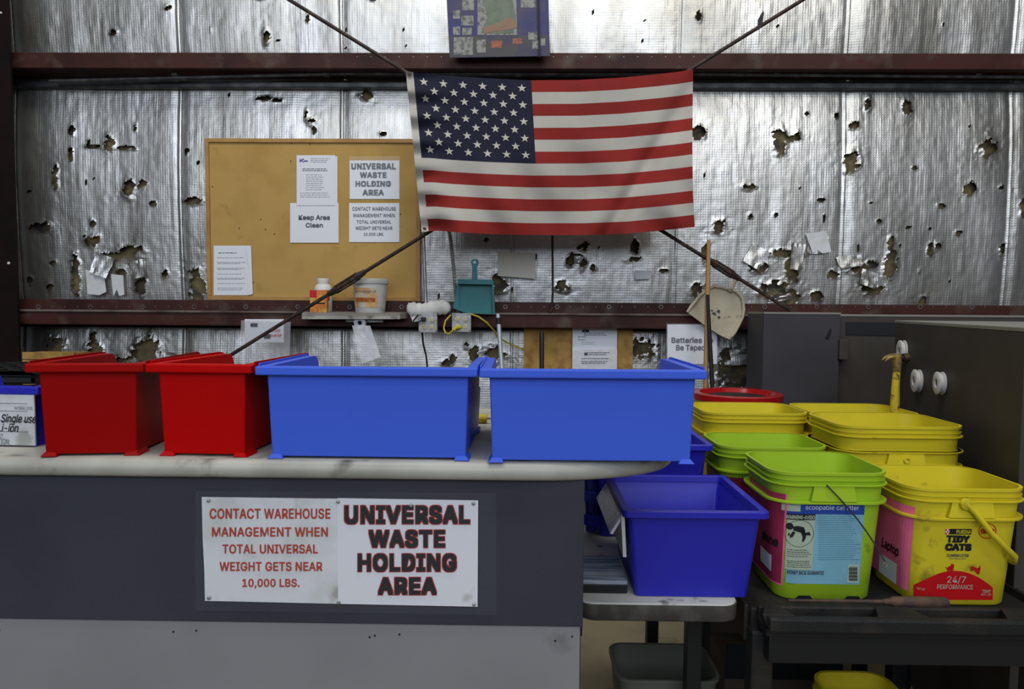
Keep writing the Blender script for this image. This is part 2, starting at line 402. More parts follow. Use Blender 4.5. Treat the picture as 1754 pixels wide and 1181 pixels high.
def foil_sheet(x0, x1, z0, z1, seed, step, p0, p1):
    nx = max(2, int((x1 - x0) / step)); nz = max(2, int((z1 - z0) / step))
    X, Z = np.meshgrid(np.linspace(x0, x1, nx), np.linspace(z0, z1, nz))
    t = np.clip((Z - p0) / (p1 - p0), 0, 1)
    d = 0.040 * np.abs(np.sin(PI * t)) ** 0.6
    d += 0.012 * vnoise(X * 3.1 + 50, Z * 1.3 + 50, 11) + 0.004 * vnoise(X * 14 + 70, Z * 2.4 + 20, 12)
    d += 0.0016 * vnoise(X * 45 + 200, Z * 9 + 90, 13) + 0.0013 * vnoise(X * 33 + 100, Z * 30 + 90, 14)
    u = np.minimum(X - x0, x1 - X)
    d -= 0.008 * np.exp(-(u / 0.03) ** 2)
    d += 0.010 * np.exp(-((X - x1 + 0.006) / 0.009) ** 2)
    nn = 0.9 * vnoise(X * 55 + 300, Z * 55 + 300, 21) + 0.7 * vnoise(X * 26 + 10, Z * 26 + 40, 23) + 0.5 * vnoise(X * 120 + 30, Z * 120 + 30, 22)
    hole = np.zeros_like(X, bool); pushed = np.zeros_like(X)
    for (cx, cz, rx, rz) in TW:
        m = (abs(X - cx) < rx * 3 + .02) & (abs(Z - cz) < rz * 3 + .02)
        if not m.any(): continue
        q = np.sqrt(((X[m] - cx) / rx) ** 2 + ((Z[m] - cz) / rz) ** 2) + nn[m] * 1.1
        hole[m] |= q < 1.0
        big = min(1.0, (rx + rz) / 0.06)
        pushed[m] = np.maximum(pushed[m], np.exp(-((q - 1.15) / 0.35) ** 2) * 0.009 * big)
        pushed[m] += 0.010 * big * np.exp(-(q / 2.0) ** 2) * nn[m]
    d += pushed * (0.6 + 1.2 * vnoise(X * 30, Z * 30, 31))
    vs = np.stack([X, YW - 0.012 - d, Z], -1).reshape(-1, 3)
    k = ~(hole[:-1, :-1] | hole[1:, 1:])
    mb = MB(); mb.v = vs.tolist(); mb.f = grid_faces(nx, nz, k).tolist()
    return mb.build('foil_sheet', 'foil', wall, solid=False, smooth=180)
rows = [(0.0, 0.857, 0.014), (0.85, zA, STEP), (zA, zB, STEP), (zB, ZTOP, STEP)]
for r_, (z0, z1, st) in enumerate(rows):
    for k in range(len(sx) - 1):
        foil_sheet(sx[k], sx[k + 1], z0, z1, r_ * 10 + k, st, 0.0 if r_ < 2 else z0, zA if r_ < 2 else z1)
# loose foil flaps around the worst tears
def flap(px, py, w, h, ang, lift):
    c = W(px, py, YW - 0.06); rr = random.Random(int(px)); n = 7
    s = YW / FPX; vs = []; fs = []
    for j in range(n):
        for i in range(n):
            u = (i / (n - 1) - .5) * w * s * (1 - .3 * rr.random() * (j / n)); v = (j / (n - 1) - .5) * h * s
            x = u * math.cos(ang) - v * math.sin(ang); z = u * math.sin(ang) + v * math.cos(ang)
            vs.append((c.x + x, c.y - lift * (j / n) ** 2 + rr.uniform(-.006, .006), c.z + z))
    for j in range(n - 1):
        for i in range(n - 1):
            fs.append((j * n + i, j * n + i + 1, (j + 1) * n + i + 1, (j + 1) * n + i))
    MB().add(vs, fs).build('foil_flap', 'foil', wall, solid=False, smooth=35)
for a in [(1295, 440, 34, 36, 2.6, .02), (1365, 440, 22, 44, 3.0, .015), (1455, 448, 42, 20, 3.3, .02), (1335, 510, 40, 12, .2, .02), (1488, 478, 30, 26, 2.8, .02),
          (175, 455, 34, 36, 2.8, .02), (235, 462, 26, 30, 3.4, .02), (1270, 612, 40, 26, 3.2, .02), (1240, 650, 20, 16, .4, .02), (285, 612, 26, 18, 3.0, .015), (190, 612, 20, 14, 3.2, .01),
          (1400, 420, 36, 30, 3.1, .005), (1290, 668, 26, 14, 3.0, .01), (990, 445, 14, 12, 3.1, .01)]:
    flap(*a)
# pale peeled paper remnants left on the foil
def scrap(pts, label, Y=YW - 0.062):
    mb = MB(); quad(mb, pts, Y, 0.001)
    return tag(mb.build('paper_scrap', 'paper_grub'), label, 'paper')
scrap([(146, 462), (178, 470), (182, 500), (170, 506), (150, 504)], 'pale torn paper remnant on foil left of the brown tear, lower left wall')
scrap([(190, 470), (211, 472), (213, 505), (204, 507), (200, 496), (194, 508)], 'pale torn paper strip beside the other remnant on lower left foil')
scrap([(1380, 400), (1416, 396), (1424, 432), (1408, 434), (1400, 428), (1392, 434)], 'ragged pale paper scrap above the large right-hand tears', YW - .07)
scrap([(1087, 463), (1121, 464), (1113, 478), (1088, 479)], 'small white label with faint digits on the foil right of the thin pipe', YW - .07)
t = thing('taped_paper', 'blank yellowed sheet taped to the foil below the flag', 'paper', W(885, 478, YW - .075))
quad(MB(), [(853, 432), (917, 433), (917, 478), (853, 473)], YW - .075).build('sheet', mat('yellowed_paper', (.66, .63, .55), .7), t)

def girt(name, label, y_top, y_bot, lower):
    a = W(877, y_top, YG).z; b = W(877, y_bot, YG).z
    t = thing(name, label, None, (0, YG, b), kind='structure')
    if lower:
        mid = W(877, 536, YG - .03).z
        MB().box(-4.5, 4.7, YG + .02, YW - .05, mid, a).build('upper_flange', 'steel', t, bevel=.002)
        MB().box(-4.5, 4.7, YG - .03, YG + .03, mid - .012, mid).build('ledge', mat('dusty_ledge', (.16, .13, .115), .6, c2=(.08, .05, .045), ns=6), t, bevel=.003)
        MB().box(-4.5, 4.7, YG - .02, YG - .012, b, mid - .012).build('front_flange', 'steel', t, bevel=.002)
        MB().box(-4.5, 4.7, YG - .02, YW - .03, b - .004, b).build('web', 'steel', t)
        for k in range(78):
            px = 22 + k * 22.2
            p = W(px, 526, YG + .018)
            mb = MB()
            if k % 4 == 2:
                for j in range(6):
                    q = j * PI / 3
                    mb.box(p.x + .010 * math.cos(q) - .0022, p.x + .010 * math.cos(q) + .0022, YG + .015, YG + .020, p.z + .010 * math.sin(q) - .0022, p.z + .010 * math.sin(q) + .0022)
                mb.build('rivet_cluster', 'galv', t)
            else:
                mb.lathe([(.0025, 0), (.002, -.002)], (p.x, YG + .019, p.z), 'Y', 8); mb.build('rivet', 'galv', t)
    else:
        MB().box(-4.5, 4.7, YG - .004, YG + .004, b, a).build('front_flange', 'steel', t, bevel=.002)
        MB().box(-4.5, 4.7, YG, YW - .02, b + .002, b + .010).build('web', 'steel', t)
        MB().box(-4.5, 4.7, YG, YG + .02, a - .012, a).build('lip', 'steel_dark', t)
        for k in range(26):
            px = 612 + k * 24
            p = W(px, 98, YG); MB().lathe([(.003, 0), (.002, -.002)], (p.x, YG - .004, p.z), 'Y', 8).build('rivet', 'galv', t)
    return t
girt('trim_1', 'upper dark red steel wall girt running full width above the flag', 91, 118, False)
girt('trim_2', 'lower dark red steel wall girt with rivets, behind the shelf', 518, 560, True)
# round pipe below the upper girt and the dark seam band
def pipe(name, label, pts, r, m, n=10):
    mb = MB().tube(pts, r, n); return tag(mb.build(name, m, smooth=50), label, 'pipe')
t = thing('conduit_run', 'long thin grey conduit fixed along underside of upper steel girt', 'pipe', W(900, 128, YG + .06))
MB().tube([W(85, 139, YG + .07), W(600, 126, YG + .07), W(1200, 127, YG + .07), W(1760, 132, YG + .07)], .009, 10).build('pipe', 'galv_dark', t, smooth=50)
for px in (300, 560, 888, 1330, 1675):
    p = W(px, 127, YG + .07); MB().tube([p - Vector((.015, 0, 0)), p + Vector((.015, 0, 0))], .014, 10).build('coupling', 'galv_dark', t, smooth=40)
MB().box(-4.4, 4.6, YW - .075, YW - .03, W(877, 151, YW - .07).z, W(877, 141, YW - .07).z).build('trim_3', 'galv_dark', bevel=.006)
tag(bpy.data.objects['trim_3'], 'dark retaining strip pressing the foil just under the upper girt', kind='structure')
MB().box(-4.4, 4.6, YW - .11, YW - .03, W(877, 566, YW - .09).z, W(877, 561, YW - .09).z).build('trim_4', 'steel_dark')
tag(bpy.data.objects['trim_4'], 'narrow dark strip under the lower girt', kind='structure')
# left column
t = thing('steel_column', 'dark steel building column at the left edge of the view', None, W(0, 600, 3.4), kind='structure')
cxr = W(33, 620, 3.60).x
c2 = MB(); c2.box(cxr - .32, cxr, 3.60, 3.615, 0, 3.7); c2.build('flange', 'steel_dark', t)
MB().box(cxr - .17, cxr - .155, 3.615, 3.80, 0, 3.7).build('web', 'steel_dark', t)
p = W(15, 451, 3.60); MB().lathe([(.008, 0), (.006, -.004)], (p.x, 3.60, p.z), 'Y', 10).build('bolt', 'white', t)
p = W(2, 22, 3.60); MB().lathe([(.006, 0), (.005, -.004)], (p.x, 3.60, p.z), 'Y', 10).build('bolt', 'white', t)

# ------------------------------------------------------------------ bracing rods with turnbuckles
YR = 3.50
def brace(label, a, b, tb, Yr):
    t = thing('brace_rod', label, 'rod', W(b[0], b[1], Yr))
    MB().tube([W(*a, Yr), W(*b, Yr)], .0095, 8).build('rod', 'rod', t, smooth=50)
    A_, B_ = W(*a, Yr), W(*b, Yr); f_ = lambda x: A_.lerp(B_, (x - a[0]) / (b[0] - a[0])); p, q = f_(tb[0]), f_(tb[1]); d = (q - p).normalized(); n = Vector((-d.z, 0, d.x))
    o = .016
    mb = MB()
    for s in (-1, 1): mb.tube([p + n * o * s, q + n * o * s], .006, 8)
    mb.tube([p - d * .04, p + d * .012], [.013, .020], 8); mb.tube([q - d * .012, q + d * .04], [.020, .013], 8)
    mb.build('turnbuckle', 'rod', t, smooth=40)
    return t
brace('dark diagonal brace rod from upper left down to right, turnbuckle over beige dustpan', (380, -72), (1355, 533), (1222, 1254), YR)
br2 = brace('dark diagonal brace rod from upper right down to left, turnbuckle over corkboard', (1500, -78), (118, 781), (632, 592), YR - .022)
t = thing('tape_tuft', 'dark scrap of tape tied on the upper right brace rod', 'tape', W(1300, 50, YR - .03))
MB().prism([W(1297, 50, YR - .035), W(1298, 34, YR - .035), W(1307, 18, YR - .035), W(1309, 22, YR - .035), W(1306, 40, YR - .035), W(1300, 52, YR - .035)],
           [W(1297, 50, YR - .02), W(1298, 34, YR - .02), W(1307, 18, YR - .02), W(1309, 22, YR - .02), W(1306, 40, YR - .02), W(1300, 52, YR - .02)]).build('scrap', 'black', t)

# ------------------------------------------------------------------ flag
YF = 3.44
def cr(xs, ys, x): return float(np.interp(x, xs, ys))
def flag_px(u, v):
    # u 0..1 along the fly, v 0 top .. 1 bottom
    top = cr([0, .03, .1, .2, .3, .43, .6, .75, .88, .95, 1], [122, 124, 128, 131.5, 134.5, 137.5, 137, 133, 127, 123, 119], u)
    bot = cr([0, .06, .14, .25, .4, .6, .75, .88, 1], [397, 395.5, 398.5, 401, 403, 403, 400.5, 395, 389], u)
    xl = cr([0, 1], [695, 722], v); xr = cr([0, .5, .8, 1], [1187, 1186, 1187, 1190], v)
    # canton's right edge stays near 910
    uu = u
    x = xl + (xr - xl) * uu
    y = top + (bot - top) * v
    return x, y
def flag_pt(u, v, e=0.0):
    x, y = flag_px(u, v)
    d = .016 * math.sin(9 * u + 3.5 * v) * v + .012 * math.sin(24 * (u - .55 * v) + 1) * max(0, v - .15) * (u > .0) * (.35 + .65 * max(0, u - .3))
    d += .010 * math.sin(30 * u - 6 * v) * (v ** 2) + .018 * math.exp(-((u - .86 + .35 * (v - .5)) / .04) ** 2) * (.3 + v)
    d += .008 * math.sin(40 * v + 3 * u) * math.exp(-(u / .1) ** 2)
    return tuple(W(x, y, YF + 2.4 * d - .04 - e))
flag = thing('flag', 'large stars and stripes flag hung on the brace rods above the corkboard', 'flag', W(940, 403, YF))
def cloth(u0, u1, v0, v1, nu, nv, e=0.0, th=0.0015):
    mb = MB(); pts = []
    for j in range(nv + 1):
        for i in range(nu + 1):
            pts.append(flag_pt(u0 + (u1 - u0) * i / nu, v0 + (v1 - v0) * j / nv, e))
    fs = [(j * (nu + 1) + i, j * (nu + 1) + i + 1, (j + 1) * (nu + 1) + i + 1, (j + 1) * (nu + 1) + i) for j in range(nv) for i in range(nu)]
    mb.add(pts, fs); return mb
UH = 0.026; UC = 0.437
cloth(0, UH, 0, 1, 3, 60, .001).build('header_strip', 'flag_white', flag, solid=False, smooth=180)
for k in range(13):
    u0 = UC if k < 7 else UH
    cloth(u0, 1, k / 13, (k + 1) / 13, 110, 5).build('stripe', 'flag_red' if k % 2 == 0 else 'flag_white', flag, solid=False, smooth=180)
cloth(UH, UC, 0, 7 / 13, 50, 34).build('canton', 'flag_blue', flag, solid=False, smooth=180)
for r_ in range(9):
    n = 6 if r_ % 2 == 0 else 5
    for c_ in range(n):
        uc = UH + (UC - UH) * ((c_ * 2 + 1 + (r_ % 2)) / 12.0); vc = (7 / 13) * ((r_ + 1) / 10.0)
        ru = .0162; rv = .0272; pts = [flag_pt(uc, vc, .0035)]
        for k in range(10):
            q = -PI / 2 + k * PI / 5; f = 1 if k % 2 == 0 else .40
            pts.append(flag_pt(uc + ru * f * math.cos(q), vc + rv * f * math.sin(q), .0035))
        MB().add(pts, [(0, 1 + k, 1 + (k + 1) % 10) for k in range(10)]).build('star', 'star', flag, solid=False)
for (u, v) in ((.012, .012), (.012, .985)):
    p = Vector(flag_pt(u, v, .004)); MB().lathe([(.009, 0), (.009, -.002), (.004, -.002)], p, 'Y', 12).build('grommet', 'rod', flag)

# ------------------------------------------------------------------ poster on top
YP = 3.60
post = thing('poster', 'purple photo collage poster of person in green shirt with folded arms, top centre', 'poster', W(855, 97, YP))
quad(MB(), [(764, -22), (939, -24), (942, 96), (770, 99)], YP, .003).build('sheet', 'purple', post)
def ppoly(pts, m, e, name='printed_shape'): quad(MB(), pts, YP - e, .0004).build(name, m, post)
ppoly([(768, 62), (941, 60), (941.5, 95.5), (770.5, 98.5)], mat('poster_grey', (.06, .055, .06), .5, c2=(.035, .032, .09), ns=8), .0005)
ppoly([(818, -22), (884, -22), (886, 60), (818, 60)], 'photo_a', .001, 'photo')
ppoly([(821, -20), (826, 0), (836, 30), (824, 56), (852, 58), (880, 56), (884, 30), (878, 2), (868, -22)], 'shirt', .002)
ppoly([(848, -22), (866, -22), (862, -2), (852, -2)], 'skin', .003)
ppoly([(826, 48), (850, 40), (874, 30), (884, 36), (886, 48), (860, 52), (846, 54), (830, 58)], 'skin', .003)
ppoly([(846, 46), (866, 32), (872, 34), (866, 44), (850, 52)], 'skin', .0036)
for (a, b, c, d, m) in [(790, 27, 811, 44, 'photo_a'), (792, 0, 812, 18, 'photo_a'), (776, 18, 788, 32, 'photo_a'), (776, 46, 788, 60, 'photo_a'), (792, 48, 808, 60, 'photo_a'),
                        (777, 64, 810, 94, 'photo_a'), (816, 68, 832, 90, 'photo_a'), (841, 70, 860, 82, 'photo_b'), (878, 66, 894, 75, 'photo_b'), (905, 55, 920, 68, 'photo_a'),
                        (912, 70, 922, 84, 'photo_a'), (926, 66, 934, 78, 'photo_a'), (892, -14, 918, 13, 'photo_a')]:
    ppoly([(a, b), (c, b - .5), (c, d), (a, d)], m, .001, 'photo')
lines(post, 892, 918, [20 + 3.2 * k for k in range(10)], YP - .001, 'ink_blue', .8, 4)
tag(MB().tube([W(922, -20, YP - .02), W(924, 98, YP - .02)], .004, 6).build('hanging_cord', 'black'), 'thin dark cord hanging in front of the purple poster', 'cord')

# ------------------------------------------------------------------ corkboard and papers
YC = 3.79
cork = thing('corkboard', 'large corkboard with oak frame leaning on the lower girt', 'board', W(535, 515, YC))
a, b = W(352, 238, YC), W(719, 515, YC)
X0 = W(354, 400, YC).x; X1 = W(720, 400, YC).x; Z0 = W(500, 515, YC).z; Z1 = W(500, 238, YC).z
MB().box(X0 + .01, X1 - .01, YC, YC + .012, Z0 + .01, Z1 - .01).build('cork_panel', 'cork', cork)
fw = .022
for bx in [(X0, X1, Z1 - fw, Z1), (X0, X1, Z0, Z0 + fw), (X0, X0 + fw, Z0 + fw, Z1 - fw), (X1 - fw, X1, Z0 + fw, Z1 - fw)]:
    MB().box(bx[0], bx[1], YC - .010, YC + .014, bx[2], bx[3]).build('frame_rail', 'oak', cork, bevel=.002)
for px, py in [(500, 246), (531, 247), (410, 391), (447, 376), (455, 393), (470, 401), (498, 276), (364, 320), (686, 367), (434, 484)]:
    p = W(px, py, YC); MB().lathe([(.003, 0), (.003, -.003)], (p.x, YC, p.z), 'Y', 6).build('pin', 'black', cork)
YS = YC - .004
t = paper('notice', 'printed procedure sheet with small logo, pinned topmost on the corkboard', 'paper', 508, 266, 574, 352, YS - .004)
rect(MB(), 512, 268, 578, 352, YS - .002).build('back_sheet', 'paper', t)
TXT('MC', 513, 272, 521, 278, YS - .0055, 'ink_blue', t, .03); rect(MB(), 521, 275, 527, 277, YS - .0055).build('logo_bar', 'ink_blue', t)
lines(t, 532, 566, [271, 274, 277], YS - .0055)
lines(t, 518, 562, [289, 292], YS - .0055, 'ink_grey', 1.0); lines(t, 524, 556, [299 + 3.6 * k for k in range(8)], YS - .0055); lines(t, 514, 566, [330, 333.5, 337], YS - .0055)
t = paper('notice', 'white landscape sheet reading Keep Area Clean on the corkboard', 'paper', 497, 348, 580, 416, YS - .001)
TXT('Keep Area', 511.5, 368.5, 565, 379, YS - .0025, 'ink_grey', t, .025); TXT('Clean', 523.5, 382, 553, 390, YS - .0025, 'ink_grey', t, .025)
t = paper('notice', 'glossy sleeved sheet reading UNIVERSAL WASTE HOLDING AREA on the corkboard', 'paper', 599, 275, 684, 341, YS)
for s_, x0, y0, x1, y1 in [('UNIVERSAL', 601.7, 279.5, 678, 290.5), ('WASTE', 616.5, 295, 662, 305), ('HOLDING', 609, 310, 669.5, 320), ('AREA', 621, 325, 657.5, 335)]:
    TXT(s_, x0, y0, x1, y1, YS - .0015, 'ink_grey', t, .04, 0, 1.1)
rect(MB(), 598, 268, 685, 342, YS - .004, .0005).build('plastic_sleeve', 'clear', t)
t = paper('notice', 'sleeved sheet reading CONTACT WAREHOUSE MANAGEMENT on the corkboard', 'paper', 598, 348, 684, 415, YS)
for s_, x0, y0, x1, y1 in [('CONTACT WAREHOUSE', 603.5, 355, 678, 361), ('MANAGEMENT WHEN', 605.5, 366.3, 676, 372.3), ('TOTAL UNIVERSAL', 611, 377.5, 670, 383.3), ('WEIGHT GETS NEAR', 609, 388, 672, 394), ('10,000 LBS.', 623, 399, 657.5, 405)]:
    TXT(s_, x0, y0, x1, y1, YS - .0015, 'ink_grey', t, .012, 0, 1.05)
t = paper('notice', 'curling white printed sheet in the lower left corner of the corkboard', 'paper', 366, 421, 430, 506, YS)
quad(MB(), [(420, 421), (430, 421), (433, 504), (424, 506), (426, 460)], YS - .006).build('curled_edge', 'paper', t)
lines(t, 374, 412, [433], YS - .0015, 'ink_grey', 1); lines(t, 372, 420, [441, 449, 451, 459, 461, 469, 476, 478, 485, 493, 496], YS - .0015)

# ------------------------------------------------------------------ shelf and things on it
YSH = 3.56
zs = W(600, 536, YSH).z
shelf = thing('wall_shelf', 'small grey wooden shelf on the lower girt under the corkboard', 'shelf', W(600, 547, YSH + .06))
xl, xr = W(517, 540, YSH).x, W(685, 540, YSH).x
MB().hexa([(xl, YSH, zs - .030), (xr, YSH, zs - .030), (xr + .04, YSH + .15, zs - .030), (xl - .01, YSH + .15, zs - .030),
           (xl, YSH, zs), (xr, YSH, zs), (xr + .04, YSH + .15, zs), (xl - .01, YSH + .15, zs)]).build('board', mat('grey_board', (.30, .28, .25), .7, c2=(.24, .22, .19)), shelf, bevel=.001)
rect(MB(), 517, 541.5, 685, 547, YSH - .001, .002).build('edge_banding', 'laminate', shelf)
MB().box(W(592, 550, 3.6).x, W(655, 550, 3.6).x, 3.61, 3.655, zs - .050, zs - .030).build('bracket', 'galv', shelf)
# tub
p = W(634, 534, YSH + .07); c = (p.x, YSH + .075, zs)
tub = thing('plastic_tub', 'white lidded plastic tub with orange label on the shelf', 'tub', c)
s = (YSH + .07) / FPX
MB().lathe([(24 * s, 0), (25 * s, .004), (29.5 * s, 50 * s)], (c[0], c[1], zs), n=32).build('body', 'white', tub, smooth=40)
MB().lathe([(30 * s, 49 * s), (31.5 * s, 49.5 * s), (31.5 * s, 56 * s), (30.5 * s, 58 * s), (27 * s, 58 * s), (26.5 * s, 56.5 * s)], (c[0], c[1], zs), n=32).build('lid', mat('grey_lid', (.42, .42, .40), .5), tub, smooth=40)
def cyl_patch(cx, cy, r0, r1, z0, z1, a0, a1, e, n=16):
    mb = MB(); vs = []; fs = []
    for j in range(2):
        for i in range(n + 1):
            a = a0 + (a1 - a0) * i / n; r = (r0 if j == 0 else r1) + e
            vs.append((cx + r * math.cos(a), cy + r * math.sin(a), z0 if j == 0 else z1))
    for i in range(n): fs.append((i, i + 1, n + 2 + i, n + 1 + i))
    return mb.add(vs, fs)
cyl_patch(c[0], c[1], 26 * s, 29 * s, zs + 9 * s, zs + 42 * s, R(215), R(310), .0008).build('label', mat('tub_label', (.62, .56, .42), .5, c2=(.62, .30, .08), ns=14), tub, solid=False, smooth=60)
cyl_patch(c[0], c[1], 27 * s, 28 * s, zs + 18 * s, zs + 26 * s, R(222), R(300), .0014).build('label_band', mat('orange_band', (.55, .24, .06), .5), tub, solid=False)
def cylmap(r, e): return lambda u, v: (c[0] + (r + e) * math.cos(u), c[1] + (r + e) * math.sin(u), v)
text_geo('BUTTER BATTER', cylmap(28 * s, .0022), R(226), R(298), zs + 19.5 * s, zs + 24.5 * s, .02).build('lettering', 'ink_red', tub, solid=False)
text_geo('New Extraction Oil', cylmap(28.6 * s, .0022), R(222), R(302), zs + 34 * s, zs + 38.5 * s).build('lettering', 'ink_grey', tub, solid=False)
# bottle
p = W(550, 530, YSH + .10); s = (YSH + .10) / FPX
bt = thing('plastic_bottle', 'white plastic bottle with red label behind the orange box on the shelf', 'bottle', (p.x + 3 * s, YSH + .11, zs))
bc = (p.x + 3 * s, YSH + .11, zs)
MB().lathe([(13.5 * s, 0), (15 * s, 2 * s), (15 * s, 40 * s), (13 * s, 46 * s), (9.5 * s, 49 * s)], bc, n=24).build('body', 'white', bt, smooth=40)
MB().lathe([(10 * s, 49 * s), (10.5 * s, 50 * s), (10.5 * s, 57 * s), (9.5 * s, 58 * s)], bc, n=24).build('cap', 'white', bt, smooth=40)
cyl_patch(bc[0], bc[1], 15 * s, 15 * s, zs + 20 * s, zs + 38 * s, R(230), R(330), .0008).build('label', 'labelred', bt, solid=False)
# box
p0 = W(531, 536, YSH + .02); s = YSH / FPX
bx = thing('carton', 'small orange and red carton of powder on the left end of the shelf', 'box', (p0.x + 15 * s, YSH + .04, zs))
MB().box(p0.x, p0.x + 29 * s, YSH + .02, YSH + .055, zs, zs + 38 * s).build('box', 'orange', bx, bevel=.001)
MB().box(p0.x - .0005, p0.x + 12 * s, YSH + .0185, YSH + .0215, zs + 26 * s, zs + 38.5 * s).build('label_patch', 'labelred', bx)
MB().box(p0.x + 5 * s, p0.x + 26 * s, YSH + .0185, YSH + .0215, zs + 15 * s, zs + 17 * s).build('print_line', 'ink', bx)
# tape roll + bag hanging below
t = thing('tape_roll', 'grey roll of tape hanging under the shelf', 'tape', W(618, 562, 3.60))
p = W(618, 553, 3.60)
MB().lathe([(.012, 0), (.030, 0), (.032, .002), (.032, .026), (.030, .028), (.012, .028), (.012, 0)], (p.x, 3.575, p.z), 'Y', 28, False, False).build('roll', 'silver', t, smooth=40)
t = thing('plastic_bag', 'clear zip bag hanging beneath the tape roll under the shelf', 'bag', W(630, 625, 3.58))
mb = MB(); n = 8; vs = []; fs = []
for j in range(n + 1):
    for i in range(n + 1):
        u, v = i / n, j / n
        x = (603 + 31 * u) * (1 - v) + (620 + 32 * u) * v; y = (558 + 0 * u) * (1 - v) + (624 - 12 * u) * v
        vs.append(W(x, y, 3.57 + .006 * math.sin(5 * u + 7 * v) + random.uniform(-.003, .003)))
for j in range(n):
    for i in range(n): fs.append((j * (n + 1) + i, j * (n + 1) + i + 1, (j + 1) * (n + 1) + i + 1, (j + 1) * (n + 1) + i))
mb.add(vs, fs).build('bag', 'baggy', t, solid=False, smooth=180)

# ------------------------------------------------------------------ rag, conduits, outlets, cords
rag = MB(); loops = []
for i in range(25):
    u = i / 24; px = 697 + 75 * u
    cpt = W(px, 529 + 2 * math.sin(6 * u), 3.62); s = 3.62 / FPX
    rr = s * (5 + 8.5 * math.sin(PI * min(1, max(0, u))) ** .35 - 4.0 * math.exp(-((u - .42) / .10) ** 2) + 1.2 * math.sin(17 * u))
    loops.append([(cpt.x, cpt.y + .7 * rr * math.sin(2 * PI * k / 14) * (1 + .1 * math.sin(3 * k + i)), cpt.z + rr * math.cos(2 * PI * k / 14) * (1 + .12 * math.sin(5 * k + 2 * i))) for k in range(14)])
rag.loft(loops)
for dx, w, h in ((4, 26, 12), (30, 14, 8)):
    quad(rag, [(697 + dx, 536), (697 + dx + w, 538), (697 + dx + w - 6, 538 + h), (699 + dx + 4, 540 + h)], 3.61, .01)
tag(rag.build('rag', 'cloth', smooth=60), 'bunched white rag lying on the girt above the outlet boxes', 'cloth')
c1 = W(727, 395, 3.62); c1b = W(731, 540, 3.62)
tag(MB().tube([W(723, 300, 3.66), W(725, 395, 3.66), W(730, 538, 3.62)], .0085, 10).build('rigid_conduit', 'galv', smooth=50), 'rigid grey conduit dropping to the left outlet box', 'pipe')
pts = [W(769, 395, 3.66), W(773, 420, 3.65), W(777, 460, 3.64), W(780, 500, 3.63), W(784, 530, 3.62), W(786, 540, 3.62)]
fine = []
for i in range(len(pts) - 1):
    for k in range(14): fine.append(pts[i].lerp(pts[i + 1], k / 14))
mb = MB().tube(fine, [.0105 if k % 2 else .0082 for k in range(len(fine))], 8)
tag(mb.build('flexible_conduit', 'galv', smooth=20), 'ribbed flexible conduit dropping to the right outlet box', 'pipe')
tag(MB().tube([W(946, 395, 3.74), W(947, 500, 3.70), W(945, 530, 3.66), W(942, 536, 3.65)], .006, 8).build('thin_pipe', 'rod', smooth=50), 'thin dark pipe hanging from the flag down to the girt', 'pipe')
def outlet_box(label, x0, y0, x1, y1, plugs):
    Yb = 3.575
    t = thing('outlet_box', label, 'outlet', W((x0 + x1) / 2, y1, Yb), group=None)
    a, b = W(x0, y1, Yb), W(x1, y0, Yb)
    MB().box(a.x + .004, b.x - .004, Yb, Yb + .07, a.z + .004, b.z - .004).build('box', 'galv', t, bevel=.003)
    MB().box(a.x, b.x, Yb - .003, Yb, a.z, b.z).build('cover_plate', 'galv', t, bevel=.002)
    w, h = b.x - a.x, b.z - a.z
    for i in (0, 1):
        for j in (0, 1):
            cx, cz = a.x + w * (.29 + .42 * i), a.z + h * (.30 + .40 * j)
            oc = MB().lathe([(.0125, 0), (.0125, -.004), (.0110, -.005)], (cx, Yb - .003, cz), 'Y', 18).build('socket', 'cream', t)
            mb = MB()
            mb.box(cx - .006, cx - .004, Yb - .0090, Yb - .0075, cz - .001, cz + .006); mb.box(cx + .004, cx + .006, Yb - .0090, Yb - .0075, cz - .001, cz + .006)
            mb.lathe([(.0022, -.0075), (.0022, -.009)], (cx, Yb, cz - .006), 'Y', 8)
            mb.build('slots', 'ink', oc)
    for i in (0, 1):
        for j in (0, 1):
            MB().lathe([(.003, 0), (.002, -.002)], (a.x + w * (.07 + .86 * i), Yb - .003, a.z + h * (.07 + .86 * j)), 'Y', 8).build('screw', 'rod', t)
    return t
outlet_box('galvanised four-socket outlet box with black plug, left of the pair', 717, 538, 749, 570, 1)
outlet_box('galvanised four-socket outlet box with yellow plug, right of the pair', 774, 537, 807, 569, 2)
t = thing('black_power_cord', 'black power cord plugged in the left outlet box, dropping behind blue bin', 'cord', W(725, 640, 3.56))
p = W(725, 547, 3.55); MB().box(p.x - .012, p.x + .012, 3.545, 3.572, p.z - .01, p.z + .01).build('plug', 'black', t, bevel=.003)
MB().tube([W(724, 548, 3.545), W(716, 553, 3.54), W(709, 556, 3.55), W(708, 550, 3.57), W(716, 540, 3.6)], .004, 6).build('cord_loop', 'black', t, smooth=60)
MB().tube([W(723, 570, 3.60), W(725, 590, 3.62), W(730, 610, 3.63), W(733, 640, 3.64), W(735, 700, 3.66)], .005, 6).build('cord', 'black', t, smooth=60)
t = thing('yellow_power_cord', 'yellow power cord looping from the right outlet box over the girt', 'cord', W(800, 600, 3.56))
p = W(781, 561, 3.55); MB().tube([(p.x + .02, 3.57, p.z), (p.x, 3.545, p.z - .002), (p.x - .012, 3.54, p.z - .014)], [.011, .010, .007], 10).build('plug', 'yellowcord', t, smooth=50)
MB().tube([W(778, 564, 3.54), W(770, 572, 3.54), W(763, 571, 3.55), W(760, 562, 3.56), W(763, 550, 3.57), W(772, 540, 3.59)], .0045, 6).build('cord_loop', 'yellowcord', t, smooth=60)
